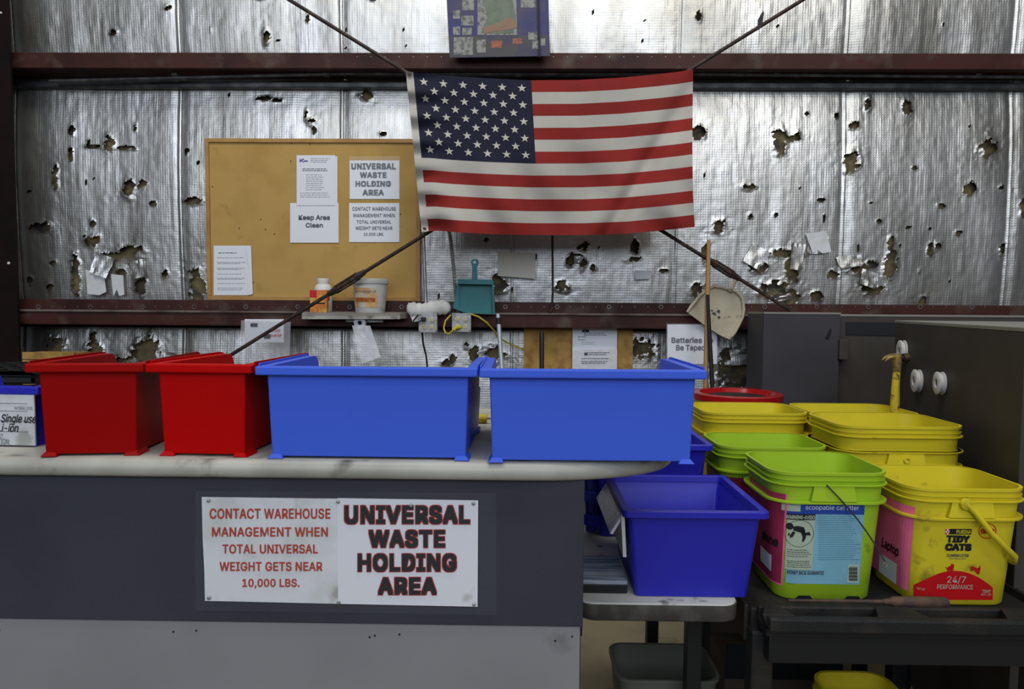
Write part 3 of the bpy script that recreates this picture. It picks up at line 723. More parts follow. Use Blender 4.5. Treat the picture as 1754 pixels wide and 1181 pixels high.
MB().tube([W(806, 538, 3.60), W(820, 543, 3.60), W(834, 553, 3.62), W(846, 566, 3.65), W(852, 578, 3.74), W(870, 588, 3.79), W(900, 600, 3.79)], .0045, 6).build('cord', 'yellowcord', t, smooth=60)

# ------------------------------------------------------------------ dustpans
YD = 3.60
dp = thing('dustpan', 'teal plastic dustpan hanging on the wall above the outlet boxes', 'dustpan', W(816, 540, YD))
quad(MB(), [(784, 480), (843, 481), (847, 539), (800, 537), (786, 528), (782, 500)], YD, .003).build('pan', 'teal', dp)
quad(MB(), [(783, 478), (843, 479), (843, 488), (784, 487)], YD - .035, .038).build('rear_wall', 'teal', dp, bevel=.002)
quad(MB(), [(842, 480), (845, 480), (848, 539), (845, 539)], YD - .03, .032).build('side_wall', 'teal', dp, bevel=.001)
quad(MB(), [(776, 528), (784, 482), (787, 482), (787, 528), (800, 538)], YD - .008, .010).build('side_wall', 'teal', dp, bevel=.001)
mb = MB(); quad(mb, [(808, 480), (809, 457), (806, 449), (810, 444), (818, 444), (820, 450), (817, 458), (818, 480)], YD - .012, .014); mb.build('handle', 'teal', dp, bevel=.002)
p = W(813, 449.5, YD - .013); MB().lathe([(.008, 0), (.008, -.001)], p, 'Y', 12).build('hang_hole', 'galv', dp)
YD = 3.58
dp = thing('dustpan', 'grubby beige plastic dustpan hanging from the right brace rod', 'dustpan', W(1230, 582, YD))
ol = [(1177, 535), (1184, 525), (1192, 516), (1200, 506), (1210, 497.5), (1217, 493), (1224, 490.6), (1236, 492), (1248, 496), (1260, 499), (1268, 506), (1272, 513), (1274, 530), (1272, 543), (1267, 554), (1259, 569), (1250, 582), (1233, 574.5), (1205, 556)]
quad(MB(), ol, YD, .003).build('pan', 'beige', dp)
mb = MB(); mb.tube([W(x, y, YD - .006) for x, y in ol[:17]], [.006] + [.009] * 15 + [.006], 8); mb.build('raised_rim', 'beige', dp, smooth=50)
mb = MB(); mb.tube([W(1250, 500, YD - .01), W(1256, 488, YD - .012), W(1260, 480, YD - .01)], [.014, .010, .012], 8, .6); mb.build('handle', 'beige', dp, smooth=50)
mb = MB()
for k in range(9): 
    x0 = 1216 + random.uniform(0, 16); y0 = 530 + random.uniform(0, 14); quad(mb, [(x0, y0), (x0 + 4, y0 + 1), (x0 + 3, y0 + 3), (x0 - 1, y0 + 2)], YD - .002, .001)
mb.build('moulded_mark', 'ink_grey', dp)

# sticks
tag(MB().tube([W(1214, 411, 3.47), W(1212, 500, 3.47), W(1208, 690, 3.44)], [.010, .0125, .0125], 10).build('broom_handle', 'wood', smooth=50), 'pale wooden broom handle standing upright in front of the beige dustpan', 'stick')
tag(MB().tube([W(1212, 505, 3.45), W(1216, 590, 3.43), W(1222, 690, 3.41)], [.008, .011, .012], 10).build('black_pole', 'black', smooth=50), 'black pole leaning against the wooden broom handle', 'stick')
mp = thing('mop_handle', 'light grey metal mop pole with black band near its tip, left of plywood board', 'stick', W(862, 700, 3.5))
MB().tube([W(854, 552, 3.55), W(866, 720, 3.45)], .0115, 10).build('pole', 'silver', mp, smooth=50)
MB().tube([W(852.5, 538, 3.556), W(853.3, 545, 3.553)], [.009, .0115], 10).build('tip', 'silver', mp, smooth=50)
MB().tube([W(853.3, 545, 3.553), W(854.3, 556, 3.548)], .0125, 10).build('black_band', 'black', mp, smooth=50)
tag(MB().tube([W(928, 567, 3.62), W(928, 571, 3.62), W(928, 720, 3.58)], [.006, .0125, .0125], 10).build('rubber_grip', 'black', smooth=50), 'black pole with rounded tip in front of the plywood board', 'stick')

# ------------------------------------------------------------------ plywood board with forms, battery sign, sleeve
YB = 3.76
bd = MB().box(W(897, 600, YB).x, W(1084, 600, YB).x, YB, YB + .012, W(900, 700, YB).z, W(900, 563, YB).z)
tag(bd.build('plywood_board', 'osb'), 'stained plywood board on wall below the girt, behind the right blue bin', 'board')
t = thing('form_holder', 'stack of white printed forms in clear wall holder on the plywood board', 'papers', W(1019, 640, YB - .03))
quad(MB(), [(981, 561), (1057, 563), (1056, 640), (980, 640)], YB - .022, .018).build('form_stack', 'paper', t)
TXT('MC', 997, 565, 1004, 570, YB - .023, 'ink', t, .05); rect(MB(), 1004, 565.5, 1009, 569.5, YB - .0235).build('logo_bar', 'ink', t)
lines(t, 1000, 1042, [571, 574], YB - .023, 'ink_grey'); lines(t, 990, 1010, [577, 582], YB - .023, 'ink_grey'); lines(t, 996, 1024, [586, 589], YB - .023)
MB().box(W(981, 600, YB - .05).x, W(1057, 600, YB - .05).x, YB - .052, YB - .048, W(981, 640, YB - .05).z, W(981, 598, YB - .05).z).build('holder_front', 'baggy', t)
rect(MB(), 984, 599, 1056, 640, YB - .045, .015).build('front_forms', 'paper', t)
TXT('MC', 1001, 604, 1007, 609, YB - .054, 'ink', t, .05); lines(t, 1008, 1044, [604, 607], YB - .054, 'ink_grey'); lines(t, 996, 1044, [614, 619, 622], YB - .054, 'ink_grey')
YT = 3.62
t = paper('battery_sign', 'white sheet reading Batteries To Be Taped behind the broom handle', 'sign', 1143, 556, 1228, 624, YT)
TXT('Batteries To', 1150, 578, 1222, 588, YT - .0015, 'ink_grey', t, .025); TXT('Be Taped', 1158, 591, 1208, 603, YT - .0015, 'ink_grey', t, .025)
rect(MB(), 1141, 554, 1230, 668, YT - .004, .0005).build('plastic_sleeve', 'clear', t)
YT = 3.62
t = paper('sleeved_card', 'white card with red handwriting in clear sleeve, left of the tape roll', 'card', 419, 547, 486, 587, YT)
quad(MB(), [(413, 549), (498, 552), (496, 618), (410, 622)], YT - .003, .0006).build('plastic_sleeve', mat('sleeve_film', (.7, .7, .75), .15, alpha=.22, spec=.8), t)
TXT('Available', 461, 563, 480, 569, YT - .0045, 'ink_red', t, .0, .3); TXT('for sale', 446, 571, 482, 577, YT - .0045, 'ink_red', t, 0, .3)
rect(MB(), 429, 554, 441, 560, YT - .0045).build('logo_bar', 'ink_grey', t); rect(MB(), 452, 573, 463, 580, YT - .0048).build('logo_bar', 'ink_grey', t)
# timber at far left on wall
zt_ = W(80, 604, 3.50).z
t = thing('timber_crate', 'pale timber crate against the foil behind the black lattice crate', 'crate', (W(80, 640, 3.55).x, 3.57, 0))
xa, xb = W(38, 620, 3.5).x, W(126, 619, 3.5).x
hh = [.040, .040, .12, .12, .12, .12, .12, .12, .12]; z_ = zt_
for h_ in hh:
    MB().box(xa, xb, 3.50, 3.52, max(.0, z_ - h_ + .003), z_).build('plank', 'osb', t, bevel=.002); z_ -= h_
    if z_ < .1: break
MB().box(xa + .002, xb - .002, 3.521, 3.65, 0, zt_ - .004).build('crate_core', 'osb', t)

# ------------------------------------------------------------------ counter
YCF = 1.29
ZC = W(630, 788.5, 1.285).z
print('ZC', ZC)
xe = W(1000, 950, YCF).x; XL = -1.6
ctr = thing('counter', 'long reception counter with charcoal front and worn white laminate top', 'counter', (-0.6, 1.6, 0))
ztop = ZC - .036
zsp = W(500, 1068, YCF).z
MB().box(XL, xe, YCF, YCF + .03, zsp, ztop).build('front_panel', 'fascia', ctr, bevel=.002)
MB().box(XL, xe - .005, YCF + .004, YCF + .03, 0, zsp).build('kick_panel', 'greypanel', ctr, bevel=.001)
MB().box(xe - .03, xe - .001, YCF + .031, YCF + .62, 0, ztop).build('end_panel', 'fascia', ctr, bevel=.002)
MB().box(XL, xe - .03, YCF + .60, YCF + .62, 0, ztop).build('back_panel', 'greypanel', ctr)
for (px, py) in [(-1, 1080), (297, 1083), (336, 1081), (633, 1092), (642, 1089.5), (684, 1087.5), (951, 1098.5), (980, 1091)]:
    p = W(px, py, YCF + .004); MB().lathe([(.0022, .0005), (.0022, -.0004)], (p.x, YCF + .004, p.z), 'Y', 8).build('screw_hole', 'ink', ctr)
# worktop outline, rounded right end with bullnose
xt = W(1150, 795, 1.45).x; yf = YCF - .022; yb = YCF + .70; rc = .30
def top_outline(inset):
    pts = [(XL, yf + inset), (xt - rc - .02, yf + inset)]
    for k in range(1, 15):
        q = -PI / 2 + (PI / 2) * k / 14; pts.append((xt - rc + (rc - inset) * math.cos(q) * 1.0, yf + rc * .62 + (rc * .62 - inset) * math.sin(q)))
    pts += [(xt - inset, yb - inset), (XL, yb - inset)]
    return pts
loops = []
for k in range(9):
    q = PI * k / 8; ins = .016 * (1 - math.sin(q)); z = ZC - .018 - .018 * math.cos(q)
    loops.append([(x, y, z) for x, y in top_outline(ins)])
MB().loft(loops).build('worktop', 'laminate', ctr, smooth=50)
loops = [[(x, y, z) for x, y in top_outline(.0185)] for z in (ZC - .001, ZC + .0006)]
MB().loft(loops).build('top_laminate', mat('top_sheet', (.50, .48, .43), .45, c2=(.40, .38, .34), ns=5, dirt=(.2, .19, .17), ds=12), ctr)
# big signs on the front panel
YSG = YCF - .003
t = thing('counter_sign', 'grubby white sign on counter reading CONTACT WAREHOUSE in red letters', 'sign', W(462, 1035, YSG))
quad(MB(), [(345.5, 852), (578, 855), (579, 1035), (404, 1031), (351, 1030), (350, 980), (347, 920)], YSG, .002).build('sheet', 'paper_grub', t)
for s_, x0, y0, x1, y1 in [('CONTACT WAREHOUSE', 359, 871.5, 566, 889.5), ('MANAGEMENT WHEN', 363, 903.5, 561.5, 920), ('TOTAL UNIVERSAL', 381, 933, 544.5, 949), ('WEIGHT GETS NEAR', 376, 963, 552, 979), ('10,000 LBS.', 415, 992, 513, 1009)]:
    TXT(s_, x0, y0, x1, y1, YSG - .001, 'ink_red', t, .020, 0, 1.04)
t2 = thing('counter_sign', 'white sign on counter reading UNIVERSAL WASTE HOLDING AREA in bold black', 'sign', W(698, 1040, YSG))
quad(MB(), [(578, 854), (819, 858), (818, 1040), (579, 1035)], YSG - .001, .002).build('sheet', 'paper_clean', t2)
for s_, x0, y0, x1, y1 in [('UNIVERSAL', 590, 866, 805, 898.5), ('WASTE', 631.5, 908, 762.5, 939), ('HOLDING', 613, 948.5, 782, 980), ('AREA', 647.5, 989.5, 748, 1019.5)]:
    TXT(s_, x0 - 1.0, y0 - 1.0, x1 + 1.0, y1 + 1.0, YSG - .0018, 'ink_redline', t2, .058, 0, 1.10)
    TXT(s_, x0 + .4, y0 + .4, x1 - .4, y1 - .4, YSG - .0026, 'ink', t2, .036, 0, 1.12)
for tt, L_ in ((t, [(357, 858), (358, 1025)]), (t2, [(579, 860), (704, 866), (811, 863), (812, 1036), (580, 1033)])):
    for (px, py) in L_:
        p = W(px, py, YSG - .002); MB().lathe([(.0036, 0), (.0034, -.0016), (.0015, -.0026)], p, 'Y', 12).build('screw', 'galv', tt, smooth=40)
t = thing('clear_plastic_cover', 'clear plastic sheet covering both counter signs', 'plastic sheet', W(600, 1055, YSG))
mb = MB(); n = 30; vs = []; fs = []
for j in range(2):
    for i in range(n + 1):
        u = i / n; px = 335 + 515 * u; py = (842 + 3 * u) if j == 0 else (1046 + 8 * u)
        vs.append(W(px, py, YSG - .007 - .006 * math.exp(-((px - 836) / 8) ** 2)))
for i in range(n): fs.append((i, i + 1, n + 2 + i, n + 1 + i))
mb.add(vs, fs).build('sheet', mat('clear_film_thin', (.9, .95, 1), .15, alpha=.015, spec=.3), t, solid=False, smooth=180)

# ------------------------------------------------------------------ bins
def make_bin(label, m, Wd, L, H, loc, rz, group=None, name='storage_bin', hop=.55, recess=True):
    """open-fronted bin; its tall back wall faces -y"""
    t = thing(name, label, 'bin', loc, rz, group)
    wt = Wd / 2 - .018; wb = wt - .006; th = .0035
    def xw(z): return wb + (wt - wb) * z / H
    z0 = .004
    b = MB()
    # back wall, floor
    b.hexa([(-xw(z0), .006, z0), (xw(z0), .006, z0), (xw(z0) - th, .006 + th, z0), (-xw(z0) + th, .006 + th, z0), (-xw(H), 0, H), (xw(H), 0, H), (xw(H) - th, th, H), (-xw(H) + th, th, H)])
    b.box(-wb, wb, .006, L - .03, z0, z0 + th)
    prof = [(.006, z0), (0, H), (.74 * L, H), (.79 * L, H * .985), (.815 * L, H * .93), (.825 * L, H * .86), (.84 * L, H * hop + .01), (L - .006, H * hop), (L - .03, z0)]
    for s_ in (-1, 1):
        b.prism([(s_ * xw(z), y, z) for y, z in prof], [(s_ * (xw(z) - th), y, z) for y, z in prof])
    b.hexa([(-wb, L - .03, z0), (wb, L - .03, z0), (wb, L - .03 + th, z0), (-wb, L - .03 + th, z0), (-wb, L - .006, H * hop), (wb, L - .006, H * hop), (wb, L - .006 + th, H * hop), (-wb, L - .006 + th, H * hop)])
    b.build('body', m, t, local=True, bevel=.0015)
    # rim
    r = MB(); e = .018
    r.box(-wt - e, wt + e, -.014, .004, H - .017, H)
    r.build('back_rim', m, t, local=True, bevel=.003)
    for s_ in (-1, 1):
        r = MB(); x0, x1 = s_ * (wt - .002), s_ * (wt + e)
        path = [(.004, H), (.74 * L, H), (.79 * L, H * .985), (.815 * L, H * .93), (.825 * L, H * .86)]
        for (ya, za), (yb_, zb_) in zip(path[:-1], path[1:]):
            r.hexa([(x0, ya, za - .014), (x1, ya, za - .014), (x1, yb_, zb_ - .014), (x0, yb_, zb_ - .014), (x0, ya, za), (x1, ya, za), (x1, yb_, zb_), (x0, yb_, zb_)])
        # raised outer rail
        for (ya, za), (yb_, zb_) in zip(path[:-1], path[1:]):
            xa, xb = s_ * (wt + e - .003), s_ * (wt + e)
            r.hexa([(xa, ya, za), (xb, ya, za), (xb, yb_, zb_), (xa, yb_, zb_), (xa, ya, za + .0045), (xb, ya, za + .0045), (xb, yb_, zb_ + .0045), (xa, yb_, zb_ + .0045)])
        r.build('side_rim', m, t, local=True, bevel=.0008)
    for s_ in (-1, 1):
        r = MB()
        r.hexa([(s_ * (wb - .022), .000, 0), (s_ * (wb + .008), -.001, 0), (s_ * (wb + .008), .05, 0), (s_ * (wb - .022), .05, 0),
                (s_ * (wb - .018), .004, .008), (s_ * (wb + .000), .003, .009), (s_ * (wb + .000), .05, .009), (s_ * (wb - .018), .05, .008)])
        r.build('foot', m, t, local=True, bevel=.001)
        r = MB(); r.box(s_ * (wb - .03), s_ * (wb + .006), L - .09, L - .04, 0, .008); r.build('foot', m, t, local=True)
    lb = MB(); lb.box(-wb * .6, wb * .6, L - .004, L, H * .2, H * .45); lb.build('label_slot', m, t, local=True)
    return t
def on_counter(px, py, Y):
    p = W(px, py, Y); return (p.x, Y, ZC + .0012)
def bin_at(label, m, x0, x1, Y, rz, Wd, L, H):
    xc = (W(x0, 640, Y).x + W(x1, 640, Y).x) / 2
    return make_bin(label, m, Wd, L, H, (xc, Y + .002, ZC + .0012), rz)
bin_at('shaded red plastic storage bin, leftmost of the red pair and turned slightly', 'red_dk', 51, 248, 1.285, R(7), .213, .375, .180)
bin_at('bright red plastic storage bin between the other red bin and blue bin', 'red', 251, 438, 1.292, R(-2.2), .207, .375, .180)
bin_at('wide bright blue storage bin on counter, beside the red bin', 'blue', 437.5, 821.5, 1.280, R(-.4), .4195, .375, .178)
bin_at('wide bright blue storage bin on counter, at the right end by yellow pails', 'blue', 822, 1209, 1.268, R(.6), .4205, .375, .178)
# labelled bin at far left
b5 = make_bin('deep blue low bin with white handwritten label, at far left of counter', 'blue_dk', .33, .30, .124, (W(-52, 700, 1.39).x, 1.388, ZC + .0012), R(-4))
lab = MB().box(-.155, .155, -.012, -.009, .003, .107).build('paper_label', 'paper_grub', b5, local=True)
def lab_txt(s_, x0, z0, x1, z1, bold=0, shear=0, m='ink'):
    text_geo(s_, lambda u, v: (u, -.0135, v), x0, x1, z0, z1, bold, shear).build('lettering', m, lab, local=True, solid=False)
root_inv = Matrix.Rotation(R(4), 3, 'Z')
def lb_loc(px, py):
    v = root_inv @ (W(px, py, 1.376) - Vector(b5.location)); return v.x, v.z
for s_, x0, y0, x1, y1, bo, sh, m_ in [('Single use', 7, 727, 70, 709, .008, .35, 'ink'), ('Li-ion', 0, 739, 38, 725, .008, .35, 'ink'), ('1ST', -2, 750, 10, 743, 0, 0, 'ink_grey'), ('GATION:', -10, 760, 22, 751, 0, 0, 'ink_grey'), ('MATERIAL LEVEL', 31, 701, 64, 696, 0, 0, 'ink_grey')]:
    xa, za = lb_loc(x0, y0); xb, zb = lb_loc(x1, y1); lab_txt(s_, xa, za, xb, zb, bo, sh, m_)
mb = MB()
for py in (690, 703, 720, 738, 762):
    xa, za = lb_loc(-30, py); mb.box(xa, .14, -.0135, -.0125, za - .0003, za + .0003)
mb.build('ruled_line', 'ink_grey', lab, local=True)
# black lattice crate behind it
t = thing('lattice_crate', 'black plastic lattice crate on the counter behind the labelled blue bin', 'crate', (-1.62, 1.86, ZC))
x0, x1, y0, y1, z0, z1 = -1.95, W(62, 655, 1.72).x, 1.71, 1.98, ZC, ZC + .125
for k in range(7):
    z = z0 + .018 + (z1 - z0 - .02) * k / 6
    mb = MB(); mb.box(x0, x1, y0, y0 + .006, z - .011, z); mb.box(x0, x1, y1 - .006, y1, z - .011, z); mb.box(x1 - .006, x1, y0, y1, z - .011, z)
    mb.build('side_rail', 'black', t)
for k in range(14):
    x = x0 + (x1 - x0) * k / 13
    MB().box(x - .003, x + .003, y0, y1, z1 - .008, z1).build('top_slat', 'cart', t)
for k in range(6):
    y = y0 + (y1 - y0 - .01) * k / 5
    MB().box(x0, x1, y, y + .007, z1 - .012, z1 - .001).build('cross_slat', 'cart', t)
MB().box(x0, x1, y0, y1, z0, z0 + .012).build('base', 'black', t)
# little tool seen between the two blue bins
t = thing('screwdriver', 'yellow-handled screwdriver seen in the gap between the two wide blue bins', 'tool', (W(826, 727, 1.71).x, 1.71, ZC))
sx_ = W(826, 727, 1.71).x
MB().tube([(sx_ - .09, 1.71, ZC + .013), (sx_ + .012, 1.71, ZC + .013)], .0115, 8).build('grip', 'hammer', t, smooth=50)
MB().tube([(sx_ + .012, 1.71, ZC + .013), (sx_ + .12, 1.71, ZC + .004)], .003, 6).build('shank', 'chrome', t)

# ------------------------------------------------------------------ side table with blue bins
ZT = .72
tyf = ZP(1100, 1034, ZT).y
xtr = W(1268, 1040, tyf).x
tb = thing('work_table', 'low table with worn white top and dark edge, right of the counter', 'table', (xtr - .4, tyf + .4, 0))
def rrect(cx, cy, a, b, r, z, n=6):
    pts = []
    for (sx_, sy_, q0) in ((1, -1, -PI / 2), (1, 1, 0), (-1, 1, PI / 2), (-1, -1, PI)):
        for k in range(n + 1):
            q = q0 + (PI / 2) * k / n
            pts.append((cx + sx_ * (a - r) + r * math.cos(q), cy + sy_ * (b - r) + r * math.sin(q), z))
    return pts
ta = (xtr - xe - .012) / 2; tcx, tcy, tbb = xtr - ta, tyf + .42, .42
MB().loft([rrect(tcx, tcy, ta, tbb, .04, ZT - .004), rrect(tcx, tcy, ta - .001, tbb - .001, .04, ZT)]).build('tabletop', 'table_white', tb)
MB().loft([rrect(tcx, tcy, ta - .012, tbb - .012, .03, ZT - .048), rrect(tcx, tcy, ta + .001, tbb + .001, .04, ZT - .040), rrect(tcx, tcy, ta + .002, tbb + .002, .04, ZT - .004)]).build('edge', 'table_edge', tb, smooth=60)
lx = W(1186, 1120, tyf + .18).x
MB().box(xe + .0005, xe + .025, tyf + .02, 1.88, ZT - .09, ZT - .045).build('wall_cleat', 'black', tb)
for (x, y) in ((lx, tyf + .18), (lx, tyf + .72)):
    MB().box(x - .019, x + .019, y - .02, y + .02, 0, ZT - .045).build('leg', 'black', tb, bevel=.003)
MB().box(lx - .02, lx + .02, tyf + .18, tyf + .72, .03, .07).build('foot_bar', 'black', tb)
def tote(label, m, W2, D2, H, loc, rz, taper=.022):
    t = thing('storage_bin', label, 'bin', loc, rz)
    th = .004; a, b = W2 / 2 - .014, D2 / 2 - .014
    def lp(a_, b_, r, z): return rrect(0, 0, a_, b_, r, z, 4)
    MB().loft([lp(a - taper, b - taper, .012, .001), lp(a - taper * .15, b - taper * .15, .012, H - .03), lp(a, b, .012, H - .014),
               lp(a - th, b - th, .010, H - .014), lp(a - th, b - th, .010, H - .020), lp(a - th - taper * .25, b - th - taper * .25, .010, H - .034), lp(a - taper - th, b - taper - th, .010, .006)], True, True).build('body', m, t, local=True, smooth=30)
    MB().loft([lp(a - .001, b - .001, .012, H - .016), lp(a + .014, b + .014, .014, H - .016), lp(a + .014, b + .014, .014, H), lp(a - .003, b - .003, .012, H), lp(a - .005, b - .005, .012, H - .016)], False, False).build('rim', m, t, local=True, smooth=30, bevel=.0015)
    return t
yb5 = ZP(1180, 1030, ZT).y
xl5, xr5 = W(1066, 880, yb5 - .0).x, W(1316, 880, yb5).x
bw = xr5 - xl5
b6 = tote('deep blue tapered bin on the low table, nearest the camera', 'blue_dk', bw, .36, ZC * 0 + .215, ((xl5 + xr5) / 2, yb5 + .165, ZT + .0005), 0)
# slanted label holder on its left end
h = MB(); x = -bw / 2
h.hexa([(x + .012, -.15, .205), (x + .012, .15, .205), (x - .02, .15, .150), (x - .02, -.15, .150), (x + .008, -.15, .210), (x + .008, .15, .210), (x - .026, .15, .153), (x - .026, -.15, .153)])
h.build('label_holder', 'baggy', b6, local=True)
h = MB(); h.hexa([(x + .012, -.16, .10), (x + .012, .10, .10), (x + .006, .10, .10), (x + .004, -.16, .10), (x + .006, -.16, .200), (x + .006, .10, .200), (x, .10, .200), (x - .002, -.16, .200)])
h.build('paper_label', 'paper_grub', b6, local=True)
h = MB(); h.hexa([(x + .012, -.16, .19), (x + .012, .15, .19), (x - .045, .15, .11), (x - .03, -.10, .10), (x + .012, -.16, .20), (x + .012, .15, .20), (x - .045, .15, .15), (x - .03, -.10, .14)])
yb6 = yb5 + .40
b7 = tote('deep blue bin standing behind nearest blue bin, under the counter end', 'blue_dk', .36, .26, .285, (W(1118, 780, yb6).x, yb6 + .14, ZT + .0005), 0)
h = MB(); h.hexa([(-.19, -.13, .02), (-.155, -.13, .02), (-.155, .10, .02), (-.19, .10, .02), (-.20, -.13, .27), (-.165, -.13, .27), (-.165, .10, .27), (-.20, .10, .27)])
h.build('hopper_front', 'blue_nv', b7, local=True, bevel=.01)
for k in range(3):
    h = MB(); h.hexa([(-.205 + .01 * k, -.135, .05 + .07 * k), (-.15, -.135, .04 + .07 * k), (-.15, -.133, .04 + .07 * k), (-.205, -.133, .05 + .07 * k), (-.205, -.135, .08 + .07 * k), (-.15, -.135, .075 + .07 * k), (-.15, -.133, .075 + .07 * k), (-.205, -.133, .08 + .07 * k)])
    h.build('hopper_rib', 'blue_dk', b7, local=True)
# flat case on the table
zf = .035
t = thing('flat_case', 'flat dark case with scuffed grey-blue lid on the low table', 'case', (W(1040, 1008, yb5 + .03).x - .1, yb5 + .12, ZT))
xa, xb = tcx - ta + .005, W(1072, 1005, yb5 + .06).x
MB().box(xa, xb, yb5 + .035, yb5 + .20, ZT, ZT + .022).build('base', 'black', t, bevel=.002)
MB().box(xa, xb, yb5 + .034, yb5 + .20, ZT + .022, ZT + .032).build('lid', mat('scuffed_lid', (.12, .16, .26), .35, c2=(.35, .38, .42), ns=25, stretch=(.2, 3, 1)), t, bevel=.002)
yk = tyf + .84
tag(MB().box(W(960, 850, yk + .04).x, W(1035, 850, yk + .04).x, yk + .03, yk + .045, ZT - .02, W(1010, 800, yk + .04).z).build('backing_board', 'osb', bevel=.001), 'upright chipboard panel standing behind the low table', 'board')

# ------------------------------------------------------------------ cart
ZK = .68
ycf = 1.50
ct = thing('utility_cart', 'black plastic utility cart carrying the green and yellow pails', 'cart', (1.1, 2.0, 0))
xk0 = W(1283, 1060, 1.60).x; xk1 = 1.25
MB().box(xk0, xk1, 1.60, 2.215, ZK - .03, ZK).build('tray_floor', 'cart', ct)
MB().box(xk0 - .012, xk0, 1.60, 2.215, ZK - .07, ZK + .020).build('tray_lip', 'cart', ct, bevel=.004)
MB().box(xk1, xk1 + .012, 1.60, 2.215, ZK - .07, ZK + .020).build('tray_lip', 'cart', ct, bevel=.004)
MB().box(xk0, xk1, 2.195, 2.215, ZK - .07, ZK + .02).build('tray_lip', 'cart', ct)
MB().box(xk0, xk1, 1.588, 1.60, ZK - .07, ZK + .016).build('tray_lip', 'cart', ct, bevel=.004)
# front handle shelf with two pockets
zh = .712
def xk(px, Y=1.55): return W(px, 1050, Y).x
fr = MB()
xs_ = [xk(1306), xk(1346), xk(1500), xk(1572), xk(1718), xk(1790)]
MB().box(xs_[0], xs_[5], 1.500, 1.522, zh - .034, zh).build('handle_bar', 'cart', ct, bevel=.006)
MB().box(xs_[0], xs_[5], 1.575, 1.588, zh - .05, zh - .006).build('handle_rear_wall', 'cart', ct, bevel=.003)
for a_, b_ in ((xs_[0], xs_[1]), (xs_[2], xs_[3]), (xs_[4], xs_[5])):
    MB().hexa([(a_, 1.522, zh - .03), (b_, 1.522, zh - .03), (b_ - .012, 1.575, zh - .03), (a_ + .012, 1.575, zh - .03), (a_ - .01, 1.522, zh - .001), (b_ + .01, 1.522, zh - .001), (b_ - .012, 1.575, zh - .001), (a_ + .012, 1.575, zh - .001)]).build('handle_bridge', 'cart', ct, bevel=.002)
MB().box(xs_[0], xs_[5], 1.52, 1.58, zh - .05, zh - .034).build('pocket_floor', 'black', ct)
MB().box(xs_[0] + .01, xs_[5], 1.53, 1.60, ZK - .085, zh - .05).build('apron', 'black', ct)
for x in (xk0 + .022, xk1 - .03):
    for y in (1.585, 2.17): MB().box(x - .026, x + .026, y - .02, y + .03, .10, ZK - .03).build('post', 'cart', ct, bevel=.006)
MB().box(xk0, xk1, 1.58, 2.215, .105, .13).build('lower_shelf', 'cart', ct, bevel=.004)
for x in (xk0 + .03, xk1 - .03):
    for y in (1.63, 2.16): 
        MB().lathe([(.038, -.012), (.04, -.01), (.04, .01), (.038, .012)], (x, y, .04), 'X', 20).build('caster', 'black', ct, smooth=40)
        MB().box(x - .02, x + .02, y - .02, y + .02, .07, .105).build('caster_fork', 'galv', ct)
t = thing('rear_stand', 'black low stand holding the back row of yellow pails', 'stand', (.9, 2.4, 0))
MB().box(.58, 1.32, 2.222, 2.56, ZK - .03, ZK).build('top', 'cart', t, bevel=.003)
for x, y in ((.612, 2.25), (.70, 2.53), (1.28, 2.25), (1.28, 2.53)): MB().box(x - .02, x + .02, y - .02, y + .02, 0, ZK - .031).build('leg', 'black', t)
t = thing('screwdriver', 'rusty brown screwdriver lying on the cart edge before the pails', 'tool', W(1500, 1030, 1.60))
zl = zh + .006
ZL2 = ZK + .018 + .008
def sd(px, r): 
    p = W(px, 1030, 1.596); return (p.x, 1.596, ZL2 + .007)
MB().tube([sd(1350, 0), sd(1512, 0)], [.003, .005], 8).build('shank', 'rust', t, smooth=50)
MB().tube([sd(1512, 0), sd(1524, 0), sd(1530, 0), sd(1575, 0), sd(1618, 0), sd(1624, 0)], [.006, .008, .0125, .0135, .0130, .008], 10).build('grip', 'rust', t, smooth=50)

